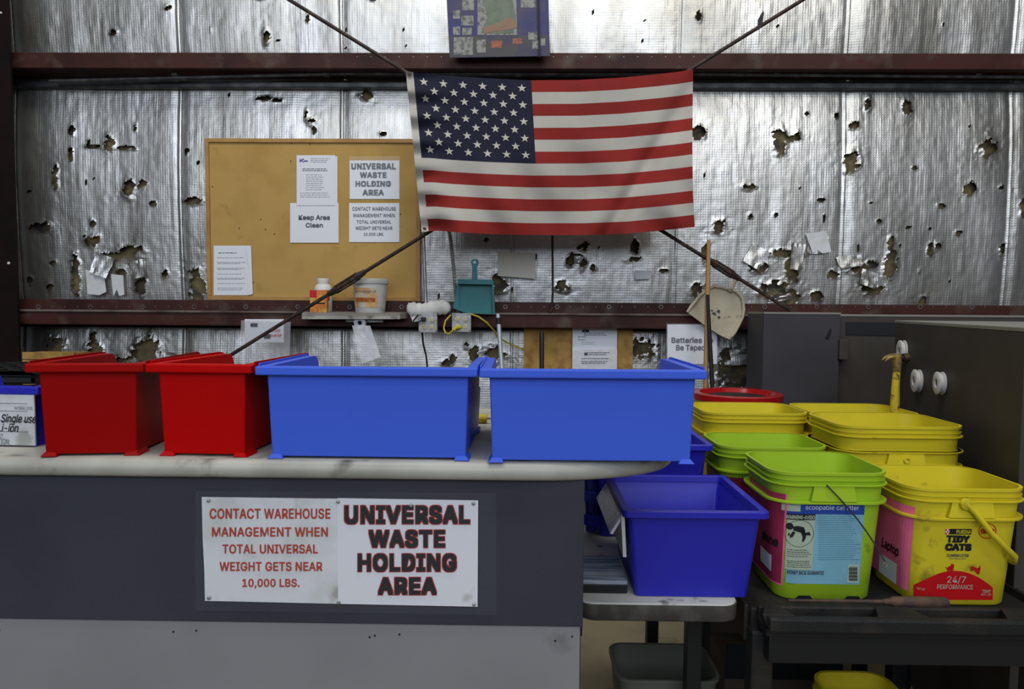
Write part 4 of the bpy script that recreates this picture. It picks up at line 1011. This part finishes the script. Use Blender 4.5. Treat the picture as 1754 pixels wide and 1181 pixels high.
# ------------------------------------------------------------------ pails
class Pail:
    def __init__(s, label, m, w, d, h, loc, rz=0, k=.78, group=None, mounts=True, nested=False):
        s.w, s.d, s.h, s.k = w, d, h, k
        t = s.t = thing('litter_pail', label, 'pail', loc, rz, group)
        s.m = m; s.r = .055
        lp = s.loop
        body = [lp(.001, -.004), lp(.006, 0), lp(h * .3, 0), lp(h * .62, 0), lp(h - .088, 0)]
        ht = h - .030 if nested else h
        inner = [lp(ht, -.003), lp(h * .8, -.004), lp(h * .4, -.004), lp(.006, -.006)]
        outer = body + [lp(h - .06, .0), lp(ht - .02, .0), lp(ht - .003, .0), lp(ht, -.001)]
        MB().loft(outer + inner, True, True).build('body', m, t, local=True, smooth=40)
        def ring(name, z, out, th):
            MB().loft([lp(z - th, -.002), lp(z - th, out), lp(z, out), lp(z, -.002)], False, False).build(name, m, t, local=True, smooth=30)
        if not nested:
            ring('rim', h + .001, .005, .007)
            ring('upper_rib', h - .016, .006, .003)
        ring('collar_ridge', h - .028, .011, .003)
        ring('lower_collar', h - .070, .014, .005)
        mb = MB(); n = len(lp(0, 0))
        if mounts:
            for s_ in (-1, 1):
                y = s_ * (s.b(h - .05)); mb = MB()
                mb.hexa([(-.055, y, h - .069), (.055, y, h - .069), (.055, y + s_ * .012, h - .069), (-.055, y + s_ * .012, h - .069),
                         (-.048, y, h - .029), (.048, y, h - .029), (.048, y + s_ * .010, h - .029), (-.048, y + s_ * .010, h - .029)])
                mb.build('handle_mount', m, t, local=True, bevel=.0015)
    def a(s, z): return s.w / 2 * (s.k + (1 - s.k) * min(1, z / s.h))
    def b(s, z): return s.d / 2 * (s.k + (1 - s.k) * min(1, z / s.h))
    def loop(s, z, e):
        a, b = s.a(z) + e, s.b(z) + e
        r = min(s.r * (s.k + (1 - s.k) * z / s.h) + e, a * .9, b * .9)
        return rrect(0, 0, a, b, r, z, 7)
    def wrap(s, u, z, e=.0008):
        a, b = s.a(z), s.b(z); r = s.r * (s.k + (1 - s.k) * z / s.h)
        fa = a - r
        if u >= -fa: 
            if u <= fa: return (u, -b - e, z)
            q = min((u - fa) / r, PI / 2); return (fa + (r + e) * math.sin(q), -b + r - (r + e) * math.cos(q), z)
        q = (-fa - u) / r
        if q <= PI / 2: return (-fa - (r + e) * math.sin(q), -b + r - (r + e) * math.cos(q), z)
        rest = (-fa - u) - r * PI / 2
        return (-a - e, -b + r + rest, z)
    def patch(s, u0, u1, z0, z1, m, e=.0008, name='label', nu=24, nz=6, parent=None):
        mb = MB(); vs = [s.wrap(u0 + (u1 - u0) * i / nu, z0 + (z1 - z0) * j / nz, e) for j in range(nz + 1) for i in range(nu + 1)]
        fs = [(j * (nu + 1) + i, j * (nu + 1) + i + 1, (j + 1) * (nu + 1) + i + 1, (j + 1) * (nu + 1) + i) for j in range(nz) for i in range(nu)]
        return mb.add(vs, fs).build(name, m, parent or s.t, local=True, solid=False)
    def poly(s, pts, m, e, parent=None, name='printed_shape'):
        return MB().poly([s.wrap(u, z, e) for u, z in pts]).build(name, m, parent or s.t, local=True, solid=False)
    def text(s, body, u0, u1, z0, z1, m, e=.002, bold=0, shear=0, parent=None):
        return text_geo(body, lambda u, v: s.wrap(u, v, e), u0, u1, z0, z1, bold, shear).build('lettering', m, parent or s.t, local=True, solid=False)
    def loc2(s, px, py):
        """picture point on the front face -> local (u,z)"""
        L_ = s.t.location; z = s.h * .5
        for _ in range(4):
            p = W(px, py, L_.y - s.b(z)); z = p.z - L_.z
        return p.x - L_.x, z
def pail_at(label, m, x_right_rim, base_y, w, d, h, k=.78, **kw):
    yfront = ZP(1450, base_y, ZK).y              # base front edge
    yc = yfront + d / 2 * k
    xr_ = W(x_right_rim, 830, yc - d / 4).x - .014
    return Pail(label, m, w, d, h, (xr_ - w / 2, yc, ZK + .0005), k=k, **kw)
# front green
g1 = pail_at('lime green litter pail in front, with pale blue label and wire bail', 'green', 1515, 1030, .285, .25, .325, k=.84)
def U(p, x0, y0, x1, y1):
    a_ = p.loc2(x0, y1); b_ = p.loc2(x1, y0); return a_[0], b_[0], a_[1], b_[1]
u0, u1, z0, z1 = U(g1, 1346, 862, 1481, 1000)
lab1 = g1.patch(u0, u1, z0, z1, 'sky', .0010, 'blue_label')
u = U(g1, 1346, 862, 1481, 880.5); g1.patch(*u, 'royal', .0016, 'label_header', parent=lab1)
u = U(g1, 1379, 866, 1471, 875); g1.text('scoopable cat litter', *u, 'paper', .0024, .0, parent=lab1)
u = U(g1, 1340, 865, 1371, 876); g1.patch(*u, 'labelcream', .0022, 'label_badge', parent=lab1)
u = U(g1, 1345, 882, 1396, 976); g1.patch(*u, 'labelcream', .0018, 'warning_panel', parent=lab1)
u = U(g1, 1345, 881, 1396, 890.5); g1.patch(*u, 'ink', .0024, 'warning_bar', parent=lab1)
u = U(g1, 1347, 883, 1395, 889); g1.text('WARNING-AVISO', *u, 'labelcream', .0030, .03, parent=lab1)
cu, cz = g1.loc2(1369, 914)
mb = MB(); n = 32
vs = [g1.wrap(cu + r_ * math.cos(2 * PI * i / n), cz + r_ * math.sin(2 * PI * i / n), .0026) for r_ in (.0335, .0345) for i in range(n)]
mb.add(vs, [(i, (i + 1) % n, n + (i + 1) % n, n + i) for i in range(n)]).build('warning_ring', 'ink', lab1, local=True, solid=False)
def gp(pts, m='ink', e=.0028): g1.poly([g1.loc2(x, y) for x, y in pts], m, e, lab1)
gp([(1349 + 6 * math.cos(q * PI / 6) + 4, 902 + 6 * math.sin(q * PI / 6)) for q in range(12)])
gp([(1358, 902), (1366, 901), (1376, 903), (1379, 910), (1374, 913), (1366, 911), (1359, 909)])
gp([(1370, 909), (1378, 909), (1380, 920), (1376, 928), (1373, 928), (1374, 919)]); gp([(1376, 913), (1386, 911), (1388, 917), (1378, 917)])
gp([(1362, 912), (1358, 920), (1353, 922), (1354, 917), (1358, 910)]); gp([(1352, 912), (1350, 918), (1354, 918)])
mb = MB()
def glines(x0, x1, ys, e, jit, par, m='ink_grey', hh=.9):
    mb = MB(); rr = random.Random(int(ys[0]))
    for y in ys:
        x = x0; en = x1 - rr.random() * jit
        while x < en:
            w_ = 2 + rr.random() * 4; a_ = g1.loc2(x, y + hh); b_ = g1.loc2(min(x + w_, en), y)
            mb.add([g1.wrap(a_[0], a_[1], e), g1.wrap(b_[0], a_[1], e), g1.wrap(b_[0], b_[1], e), g1.wrap(a_[0], b_[1], e)], [(0, 1, 2, 3)]); x += w_ + .8
    mb.build('print_line', m, par, local=True, solid=False)
glines(1349, 1390, [942, 945.5, 949, 953, 961, 964, 967.5, 971], .0026, 8, lab1, 'ink')
glines(1401, 1474, [884 + 3.7 * k for k in range(21)], .0020, 18, lab1, mat('label_teal_ink', (.09, .24, .34), .6))
u = U(g1, 1349, 978, 1411, 984); g1.text('MONEY BACK GUARANTEE', *u, 'ink_grey', .0022, .02, parent=lab1)
u = U(g1, 1450, 968, 1471, 998); g1.patch(*u, 'labelcream', .0020, 'barcode_ground', parent=lab1)
mb = MB()
for k in range(12):
    y = 971 + 2.0 * k; a_ = g1.loc2(1453, y + (1.3 if k % 3 else .8)); b_ = g1.loc2(1468, y)
    mb.add([g1.wrap(a_[0], a_[1], .0028), g1.wrap(b_[0], a_[1], .0028), g1.wrap(b_[0], b_[1], .0028), g1.wrap(a_[0], b_[1], .0028)], [(0, 1, 2, 3)])
mb.build('barcode', 'ink', lab1, local=True, solid=False)
ur, zt = g1.loc2(1350, 848); _, zb_ = g1.loc2(1350, 1005)
pk = g1.patch(ur - .19, ur - .003, zb_, zt, 'magenta', .0022, 'pink_sheet')
g1.patch(ur - .004, ur, zb_, zt, 'pink', .0026, 'sheet_edge', 2, parent=pk); g1.patch(ur - .18, ur, zb_ - .002, zb_ + .002, 'pink', .0027, 'sheet_edge', parent=pk)
_, za_ = g1.loc2(1340, 943); _, zc_ = g1.loc2(1340, 930)
g1.text('phone', ur - .090, ur - .014, za_ - .004, zc_ + .008, 'ink', .0040, .03, .1, parent=pk)
g1.patch(ur - .105, ur - .032, zb_ + .025, zb_ + .068, 'paper', .0036, 'white_note', parent=pk)
# wire bail, one end swinging free
a_ = g1.loc2(1412, 829); b_ = g1.loc2(1508, 956)
mb = MB(); yb0 = -g1.b(.28) - .013
P0 = Vector((a_[0], yb0 - .002, a_[1])); P1 = Vector((b_[0] - .002, yb0 - .004, b_[1]))
pts = [P0.lerp(P1, k / 10) + Vector((.006, 0, .006)) * math.sin(PI * k / 10) for k in range(11)]
bail = MB().tube(pts, .0019, 6).build('wire_bail', 'galv_dark', g1.t, local=True, smooth=60)
ring_pts = [(P1.x + .0055 * math.cos(q * PI / 8), P1.y, P1.z - .006 + .0055 * math.sin(q * PI / 8)) for q in range(17)]
MB().tube(ring_pts, .0016, 6).build('eyelet', 'chrome', bail, local=True, smooth=60)
for x_ in (-.055, .065):
    MB().prism([(x_ - .024, -g1.b(0) - .001, .0), (x_ + .024, -g1.b(0) - .001, 0), (x_ + .014, -g1.b(0) - .0015, .012), (x_ - .014, -g1.b(0) - .0015, .012)],
               [(x_ - .024, -g1.b(0) + .004, .0), (x_ + .024, -g1.b(0) + .004, 0), (x_ + .014, -g1.b(0) + .004, .012), (x_ - .014, -g1.b(0) + .004, .012)]).build('drain_notch', 'black', g1.t, local=True)
# front yellow
y1_ = pail_at('yellow litter pail in front at right, with pink sheet and yellow handle', 'yellow', 1745, 1036, .285, .25, .295, k=.84)
def yU(*a): return U(y1_, *a)
y1_.patch(*yU(1626, 906.5, 1664, 915.5), 'ink', .0012, 'logo_bar'); y1_.text('PURINA', *yU(1637, 908, 1662.5, 914.2), 'yellow', .002, .02)
y1_.patch(*yU(1619, 906.5, 1626, 915.5), 'paper', .0012, 'logo_check')
for i in range(3):
    for j in range(3):
        if (i + j) % 2 == 0: y1_.patch(*yU(1619 + 2.33 * i, 906.5 + 3 * j, 1621.33 + 2.33 * i, 909.5 + 3 * j), 'labelred', .0018, 'logo_square', 1, 1)
y1_.text('TIDY', *yU(1620, 917.5, 1661, 929.5), 'ink', .0014, .05); y1_.text('CATS', *yU(1618, 931.5, 1664, 943.5), 'ink', .0014, .055)
y1_.text('CLUMPING LITTER', *yU(1621, 949.5, 1659, 954), 'ink_grey', .0014, .02); y1_.text('MULTIPLE CATS', *yU(1626, 956, 1654, 958.5), 'ink_grey', .0014)
def yp(pts, m, e, name='printed_shape'): y1_.poly([y1_.loc2(x, y) for x, y in pts], m, e, name=name)
dome = [(1568, 1028)] + [(1568 + 132 * k / 16, 978 + 32 * ((k - 8) / 8.0) ** 2 * (.9)) for k in range(17)] + [(1700, 1028)]
mb = MB(); vs = []
for x, y in dome[1:-1]:
    for f in (0, .5, 1):
        q = y1_.loc2(x, y + (1028 - y) * f); vs.append(y1_.wrap(q[0], q[1], .0012))
mb.add(vs, [(3 * i + j, 3 * i + 3 + j, 3 * i + 4 + j, 3 * i + 1 + j) for i in range(16) for j in (0, 1)]).build('red_dome', 'labelred', y1_.t, local=True, solid=False)
y1_.text('24/7', *yU(1621, 987, 1654, 1000), 'labelcream', .002, 0); y1_.text('PERFORMANCE', *yU(1604, 1002, 1666, 1009), 'labelcream', .002, 0)
y1_.text('TIGHT', *yU(1681, 1010.5, 1696, 1015.5), 'labelcream', .002, .01); y1_.text('SEAL LID', *yU(1679, 1017, 1697, 1020), 'labelcream', .002)
y1_.text('NET WT', *yU(1573, 1009, 1585, 1012.5), 'labelcream', .002)
yp([(1619, 970), (1622, 973), (1625, 970), (1629, 969), (1629, 965), (1632, 966.5), (1634, 968), (1633, 973), (1632, 978), (1622, 978), (1621, 975)], 'labelred', .0016, 'cat_silhouette')
yp([(1662, 971), (1665, 970), (1672, 973), (1676, 973), (1678, 968), (1679, 974), (1677, 984), (1674, 984), (1668, 977), (1664, 979), (1662, 976)], 'labelred', .0016, 'cat_silhouette')
cu, cz = y1_.loc2(1691, 910)
n = 28
mb = MB(); vs = [y1_.wrap(cu + r_ * math.cos(2 * PI * i / n), cz + r_ * .9 * math.sin(2 * PI * i / n), .0012) for r_ in (.0195, .0215) for i in range(n)]
mb.add(vs, [(i, (i + 1) % n, n + (i + 1) % n, n + i) for i in range(n)]).build('badge_ring', 'labelred', y1_.t, local=True, solid=False)
y1_.text('ODOR', *yU(1679, 906, 1703, 914), 'labelred', .0016, .04)
ur, zt = y1_.loc2(1571, 872); _, zb_ = y1_.loc2(1571, 1020)
pk = y1_.patch(ur - .20, ur, zb_ - .0, zt, 'pink', .0022, 'pink_sheet')
_, za_ = y1_.loc2(1550, 968); _, zc_ = y1_.loc2(1550, 956)
y1_.text('Laptop', ur - .115, ur - .034, za_ - .008, zc_ + .008, 'ink', .0040, .02, .25, parent=pk)
y1_.patch(ur - .125, ur - .040, zb_ + .000, zb_ + .055, 'paper', .0036, 'white_note', parent=pk)
pv = y1_.loc2(1648, 861); zr = pv[1]
yb0 = -y1_.b(.25) - .016
MB().lathe([(.0135, 0), (.0135, -.008), (.006, -.010)], (pv[0], yb0 + .004, zr), 'Y', 20).build('handle_pivot', 'yellow', y1_.t, local=True, smooth=40)
pe = y1_.loc2(1731, 962); xe2, ze2 = pe[0] + .002, pe[1]
path = [(pv[0], yb0, zr), (pv[0] + .018, yb0 - .004, zr - .018), (pv[0] + .06, yb0 - .004, zr - .07), (xe2 - .01, yb0, ze2 + .02), (xe2 + .003, yb0 + .02, ze2), (xe2 + .010, -.04, ze2 - .005), (xe2 + .010, .04, ze2 - .005), (xe2 + .003, -yb0 - .02, ze2), (xe2 - .01, -yb0, ze2 + .02), (pv[0] + .06, -yb0 + .004, zr - .07), (pv[0], -yb0, zr)]
MB().tube(path, .0072, 8).build('handle', 'yellow', y1_.t, local=True, smooth=50)
# middle yellow stack
def stack(lab_top, lab_low, px_l, px_r, rim_y, w, d, h, off, depth_front):
    yc = depth_front + d / 2
    xr_ = (W(px_l, rim_y, depth_front + .06).x + W(px_r, rim_y, depth_front + .06).x) / 2
    ztop_ = W((px_l + px_r) / 2, rim_y, depth_front).z
    h = ztop_ - off - ZK - .001
    zb = ztop_ - h
    lo = Pail(lab_low, 'yellow', w, d, h, (xr_, yc, zb - off), k=.84, nested=True)
    hi = Pail(lab_top, 'yellow', w - .004, d - .004, h, (xr_, yc, zb), k=.84, mounts=False)
    return lo, hi, zb - off
lo, hi, zz = stack('grimy yellow pail nested on top, directly behind the front yellow pail', 'yellow pail with handle hole plate, nested under another behind front yellow pail', 1421, 1645, 732, .355, .27, .345, .042, 1.93)
print('stack base', zz)
MB().lathe([(.010, 0), (.010, -.004), (.005, -.004), (.005, 0)], (.0, -lo.b(.3) - .012, lo.h - .05), 'Y', 16, False, False).build('handle_eye', 'yellow', lo.t, local=True)
lo, hi, zz2 = stack('clean yellow pail nested on top at far back, next to red drum rim', 'yellow pail underneath the clean one at far back left', 1196, 1384, 709, .345, .27, .345, .042, 2.24)
lo, hi, zz3 = stack('yellow pail nested on top at far back, holding the yellow hammer', 'yellow pail underneath the one holding the hammer', 1378, 1574, 711, .352, .27, .345, .042, 2.24)
print(zz2, zz3)
g2 = Pail('lime green pail behind the front green one, with dark pink sheet', 'green', .31, .235, .325, (W(1321, 760, 2.0).x, 2.075, ZK + .0005), k=.84)
g2.patch(-.30, -.03, .06, .235, 'magenta', .0022, 'pink_sheet')
PAILB = lo
# hammer standing in the back pail
hm = thing('claw_hammer', 'yellow claw hammer standing head up in the back yellow pail', 'hammer', W(1533, 700, 2.40))
YH = 2.40
MB().tube([W(1533, 790, YH), W(1533, 690, YH), W(1534, 660, YH), W(1536, 636, YH)], [.014, .015, .013, .012], 12).build('handle', 'hammer', hm, smooth=50)
MB().tube([W(1536, 637, YH), W(1536, 622, YH), W(1536, 606, YH)], [.013, .016, .015], 10).build('neck', 'brass', hm, smooth=40)
mb = MB()
mb.tube([W(1536, 614, YH), W(1546, 614, YH), W(1547, 614, YH), W(1555, 613, YH)], [.013, .010, .016, .016], 12); mb.build('striking_face', 'rod', hm, smooth=40)
for s_ in (-1, 1):
    MB().tube([W(1538, 613, YH), Vector(W(1527, 611, YH)) + Vector((0, s_ * .006, 0)), Vector(W(1519, 613, YH)) + Vector((0, s_ * .010, 0)), Vector(W(1513, 619, YH)) + Vector((0, s_ * .012, 0))], [.012, .009, .006, .002], 8).build('claw', 'brass', hm, smooth=50)

# pails and boxes under the cart / table
lp_ = Pail('small yellow pail on the lower shelf, in the dark under the cart', 'yellow', .21, .15, .19, (W(1480, 1100, 1.9).x, 1.93, .1305), k=.84)
t = thing('cardboard_box', 'dark cardboard box on the floor between table leg and cart', 'box', (.90, 2.40, 0))
MB().box(.70, 1.10, 2.29, 2.49, 0, .20).build('box', 'cardboard', t, bevel=.002)
MB().box(.70, 1.10, 2.284, 2.289, .14, .265).build('flap', 'black', t)
MB().box(.70, 1.10, 2.491, 2.496, .14, .25).build('flap', 'cardboard', t)
# waste basket
wx = W(1122, 1115, 2.0).x
wb_ = thing('waste_basket', 'grey translucent plastic waste basket on the floor under the low table', 'basket', (wx, 1.90, 0))
MB().loft([rrect(0, 0, .105, .075, .03, .001), rrect(0, 0, .138, .10, .04, .40), rrect(0, 0, .135, .097, .04, .40), rrect(0, 0, .102, .072, .03, .006)]).build('body', 'bin_grey', wb_, local=True, smooth=50)
MB().loft([rrect(0, 0, .137, .099, .04, .392), rrect(0, 0, .143, .105, .042, .392), rrect(0, 0, .143, .105, .042, .401), rrect(0, 0, .137, .099, .04, .401)], False, False).build('rim', 'bin_grey', wb_, local=True, smooth=40)
# drum with red lid ring
dx = W(1262, 690, 3.0).x; dR = .180; dY = 3.00
dz = W(1232, 676, dY - .1).z
dr = thing('drum', 'tall yellow drum with glossy red lid ring behind the yellow pails', 'drum', (dx, dY, 0))
MB().lathe([(dR - .02, 0), (dR, .02), (dR, .33 * dz), (dR + .008, .34 * dz), (dR, .35 * dz), (dR, .66 * dz), (dR + .008, .67 * dz), (dR, .68 * dz), (dR, dz - .03)], (dx, dY, .001), n=48).build('body', 'yellow', dr, smooth=40)
MB().lathe([(dR - .006, dz - .04), (dR + .012, dz - .03), (dR + .012, dz - .005), (dR, dz), (dR - .02, dz - .002), (dR - .03, dz - .02)], (dx, dY, 0), n=48).build('lid', mat('glossy_red', (.32, .006, .008), .18), dr, smooth=40)
MB().lathe([(dR - .05, dz - .019), (dR - .052, dz - .0175)], (dx, dY, 0), n=48).build('lid_centre', 'black', dr)

# ------------------------------------------------------------------ charcoal cabinets at right
ct_z = 1.352
def bigbox(name, label, fx, fy, ang, depth_len, width, z1, m, side_off=0):
    t = thing(name, label, 'cabinet', (fx, fy, 0), ang)
    return t
# long cabinet: far left corner (fx,fy), long face runs toward the camera
p_far = W(1534, 549, 2.9); zc_top = p_far.z; fx, fy = p_far.x, 2.9
d_ = Vector((-.30, -1.12, 0)).normalized(); ang = math.atan2(d_.y, d_.x)
near = 1.22
t = thing('long_cabinet', 'big charcoal cabinet at right with three white rings on its side', 'cabinet', (fx, fy, 0), ang)
# local x runs along the face toward the camera, local y (left of it) runs to the right of the picture
MB().box(0, near, 0, .70, .0, zc_top - .012).build('side_panel', 'cab2', t, local=True, bevel=.003)
MB().box(-.002, near + .002, -.002, .702, zc_top - .012, zc_top).build('top', 'cabtop', t, local=True, bevel=.002)
# white rings
def ring_at(px, py, label):
    # intersection of view ray with the face plane
    d = ray(px, py); n_ = Vector((d_.y, -d_.x, 0)); t0 = (Vector((fx, fy, 0)) - Vector((0, 0, CAMH))).dot(n_) / d.dot(n_)
    q = Vector((0, 0, CAMH)) + d * t0; s = q.y / FPX
    o = thing('white_ring', label, 'ring', q, ang)
    Rr = 19.5 * s
    MB().lathe([(Rr * .42, .0), (Rr * .92, .0), (Rr, -.003), (Rr, -.007), (Rr * .82, -.009), (Rr * .82, -.015), (Rr, -.017), (Rr, -.022), (Rr * .92, -.024), (Rr * .42, -.024), (Rr * .42, 0)], (0, -.0005, 0), 'Y', 28, False, False).build('flange', 'white', o, local=True, smooth=35)
    MB().lathe([(Rr * .42, -.004), (Rr * .40, -.020), (Rr * .25, -.020), (Rr * .25, -.004)], (0, 0, 0), 'Y', 24, True, True).build('hub', 'galv', o, local=True, smooth=35)
    return o
ring_at(1551, 603, 'white plastic ring on the charcoal cabinet, just behind the hammer head')
ring_at(1577, 653, 'white plastic ring on the charcoal cabinet, middle of the three')
ring_at(1617, 657, 'white plastic ring on the charcoal cabinet, nearest the right edge')
# rear cabinets
YR1 = 3.32
p0_ = W(1309, 535, YR1); p1_ = W(1440, 537, YR1)
t = thing('rear_cabinet', 'charcoal cabinet behind the pails, leftmost of the dark cabinets', 'cabinet', ((p0_.x + p1_.x) / 2, YR1 + .1, 0))
MB().box(p0_.x, p1_.x, YR1, YR1 + .24, 0, p0_.z - .008).build('carcass', 'cab', t, bevel=.003)
MB().box(p0_.x, p1_.x, YR1 - .002, YR1 + .24, p0_.z - .008, p0_.z).build('top', 'cabtop', t)
quad(MB(), [(1414, 579), (1419, 570), (1422, 563), (1424, 564), (1423, 575), (1419, 582)], YR1 - .004, .003).build('tape_scrap', 'black', t)
MB().box(W(1435, 600, YR1).x, W(1450, 600, YR1).x, YR1 - .02, YR1 - .001, W(1440, 616, YR1).z, W(1440, 582, YR1).z).build('latch', 'cab2', t, bevel=.003)
t = thing('vented_cabinet', 'dark cabinet with black vent slot between the two larger cabinets', 'cabinet', (p1_.x + .3, YR1 + .2, 0))
p2_ = W(1440, 539, YR1 + .03)
MB().box(p1_.x + .003, p1_.x + 1.1, YR1 + .03, YR1 + .30, 0, p2_.z - .008).build('carcass', 'cab2', t, bevel=.003)
MB().box(p1_.x + .003, p1_.x + 1.1, YR1 + .028, YR1 + .30, p2_.z - .008, p2_.z).build('top', 'cabtop', t)
quad(MB(), [(1449, 552), (1545, 553), (1545, 576), (1449, 574)], YR1 + .026, .003).build('vent_slot', 'ink', t)
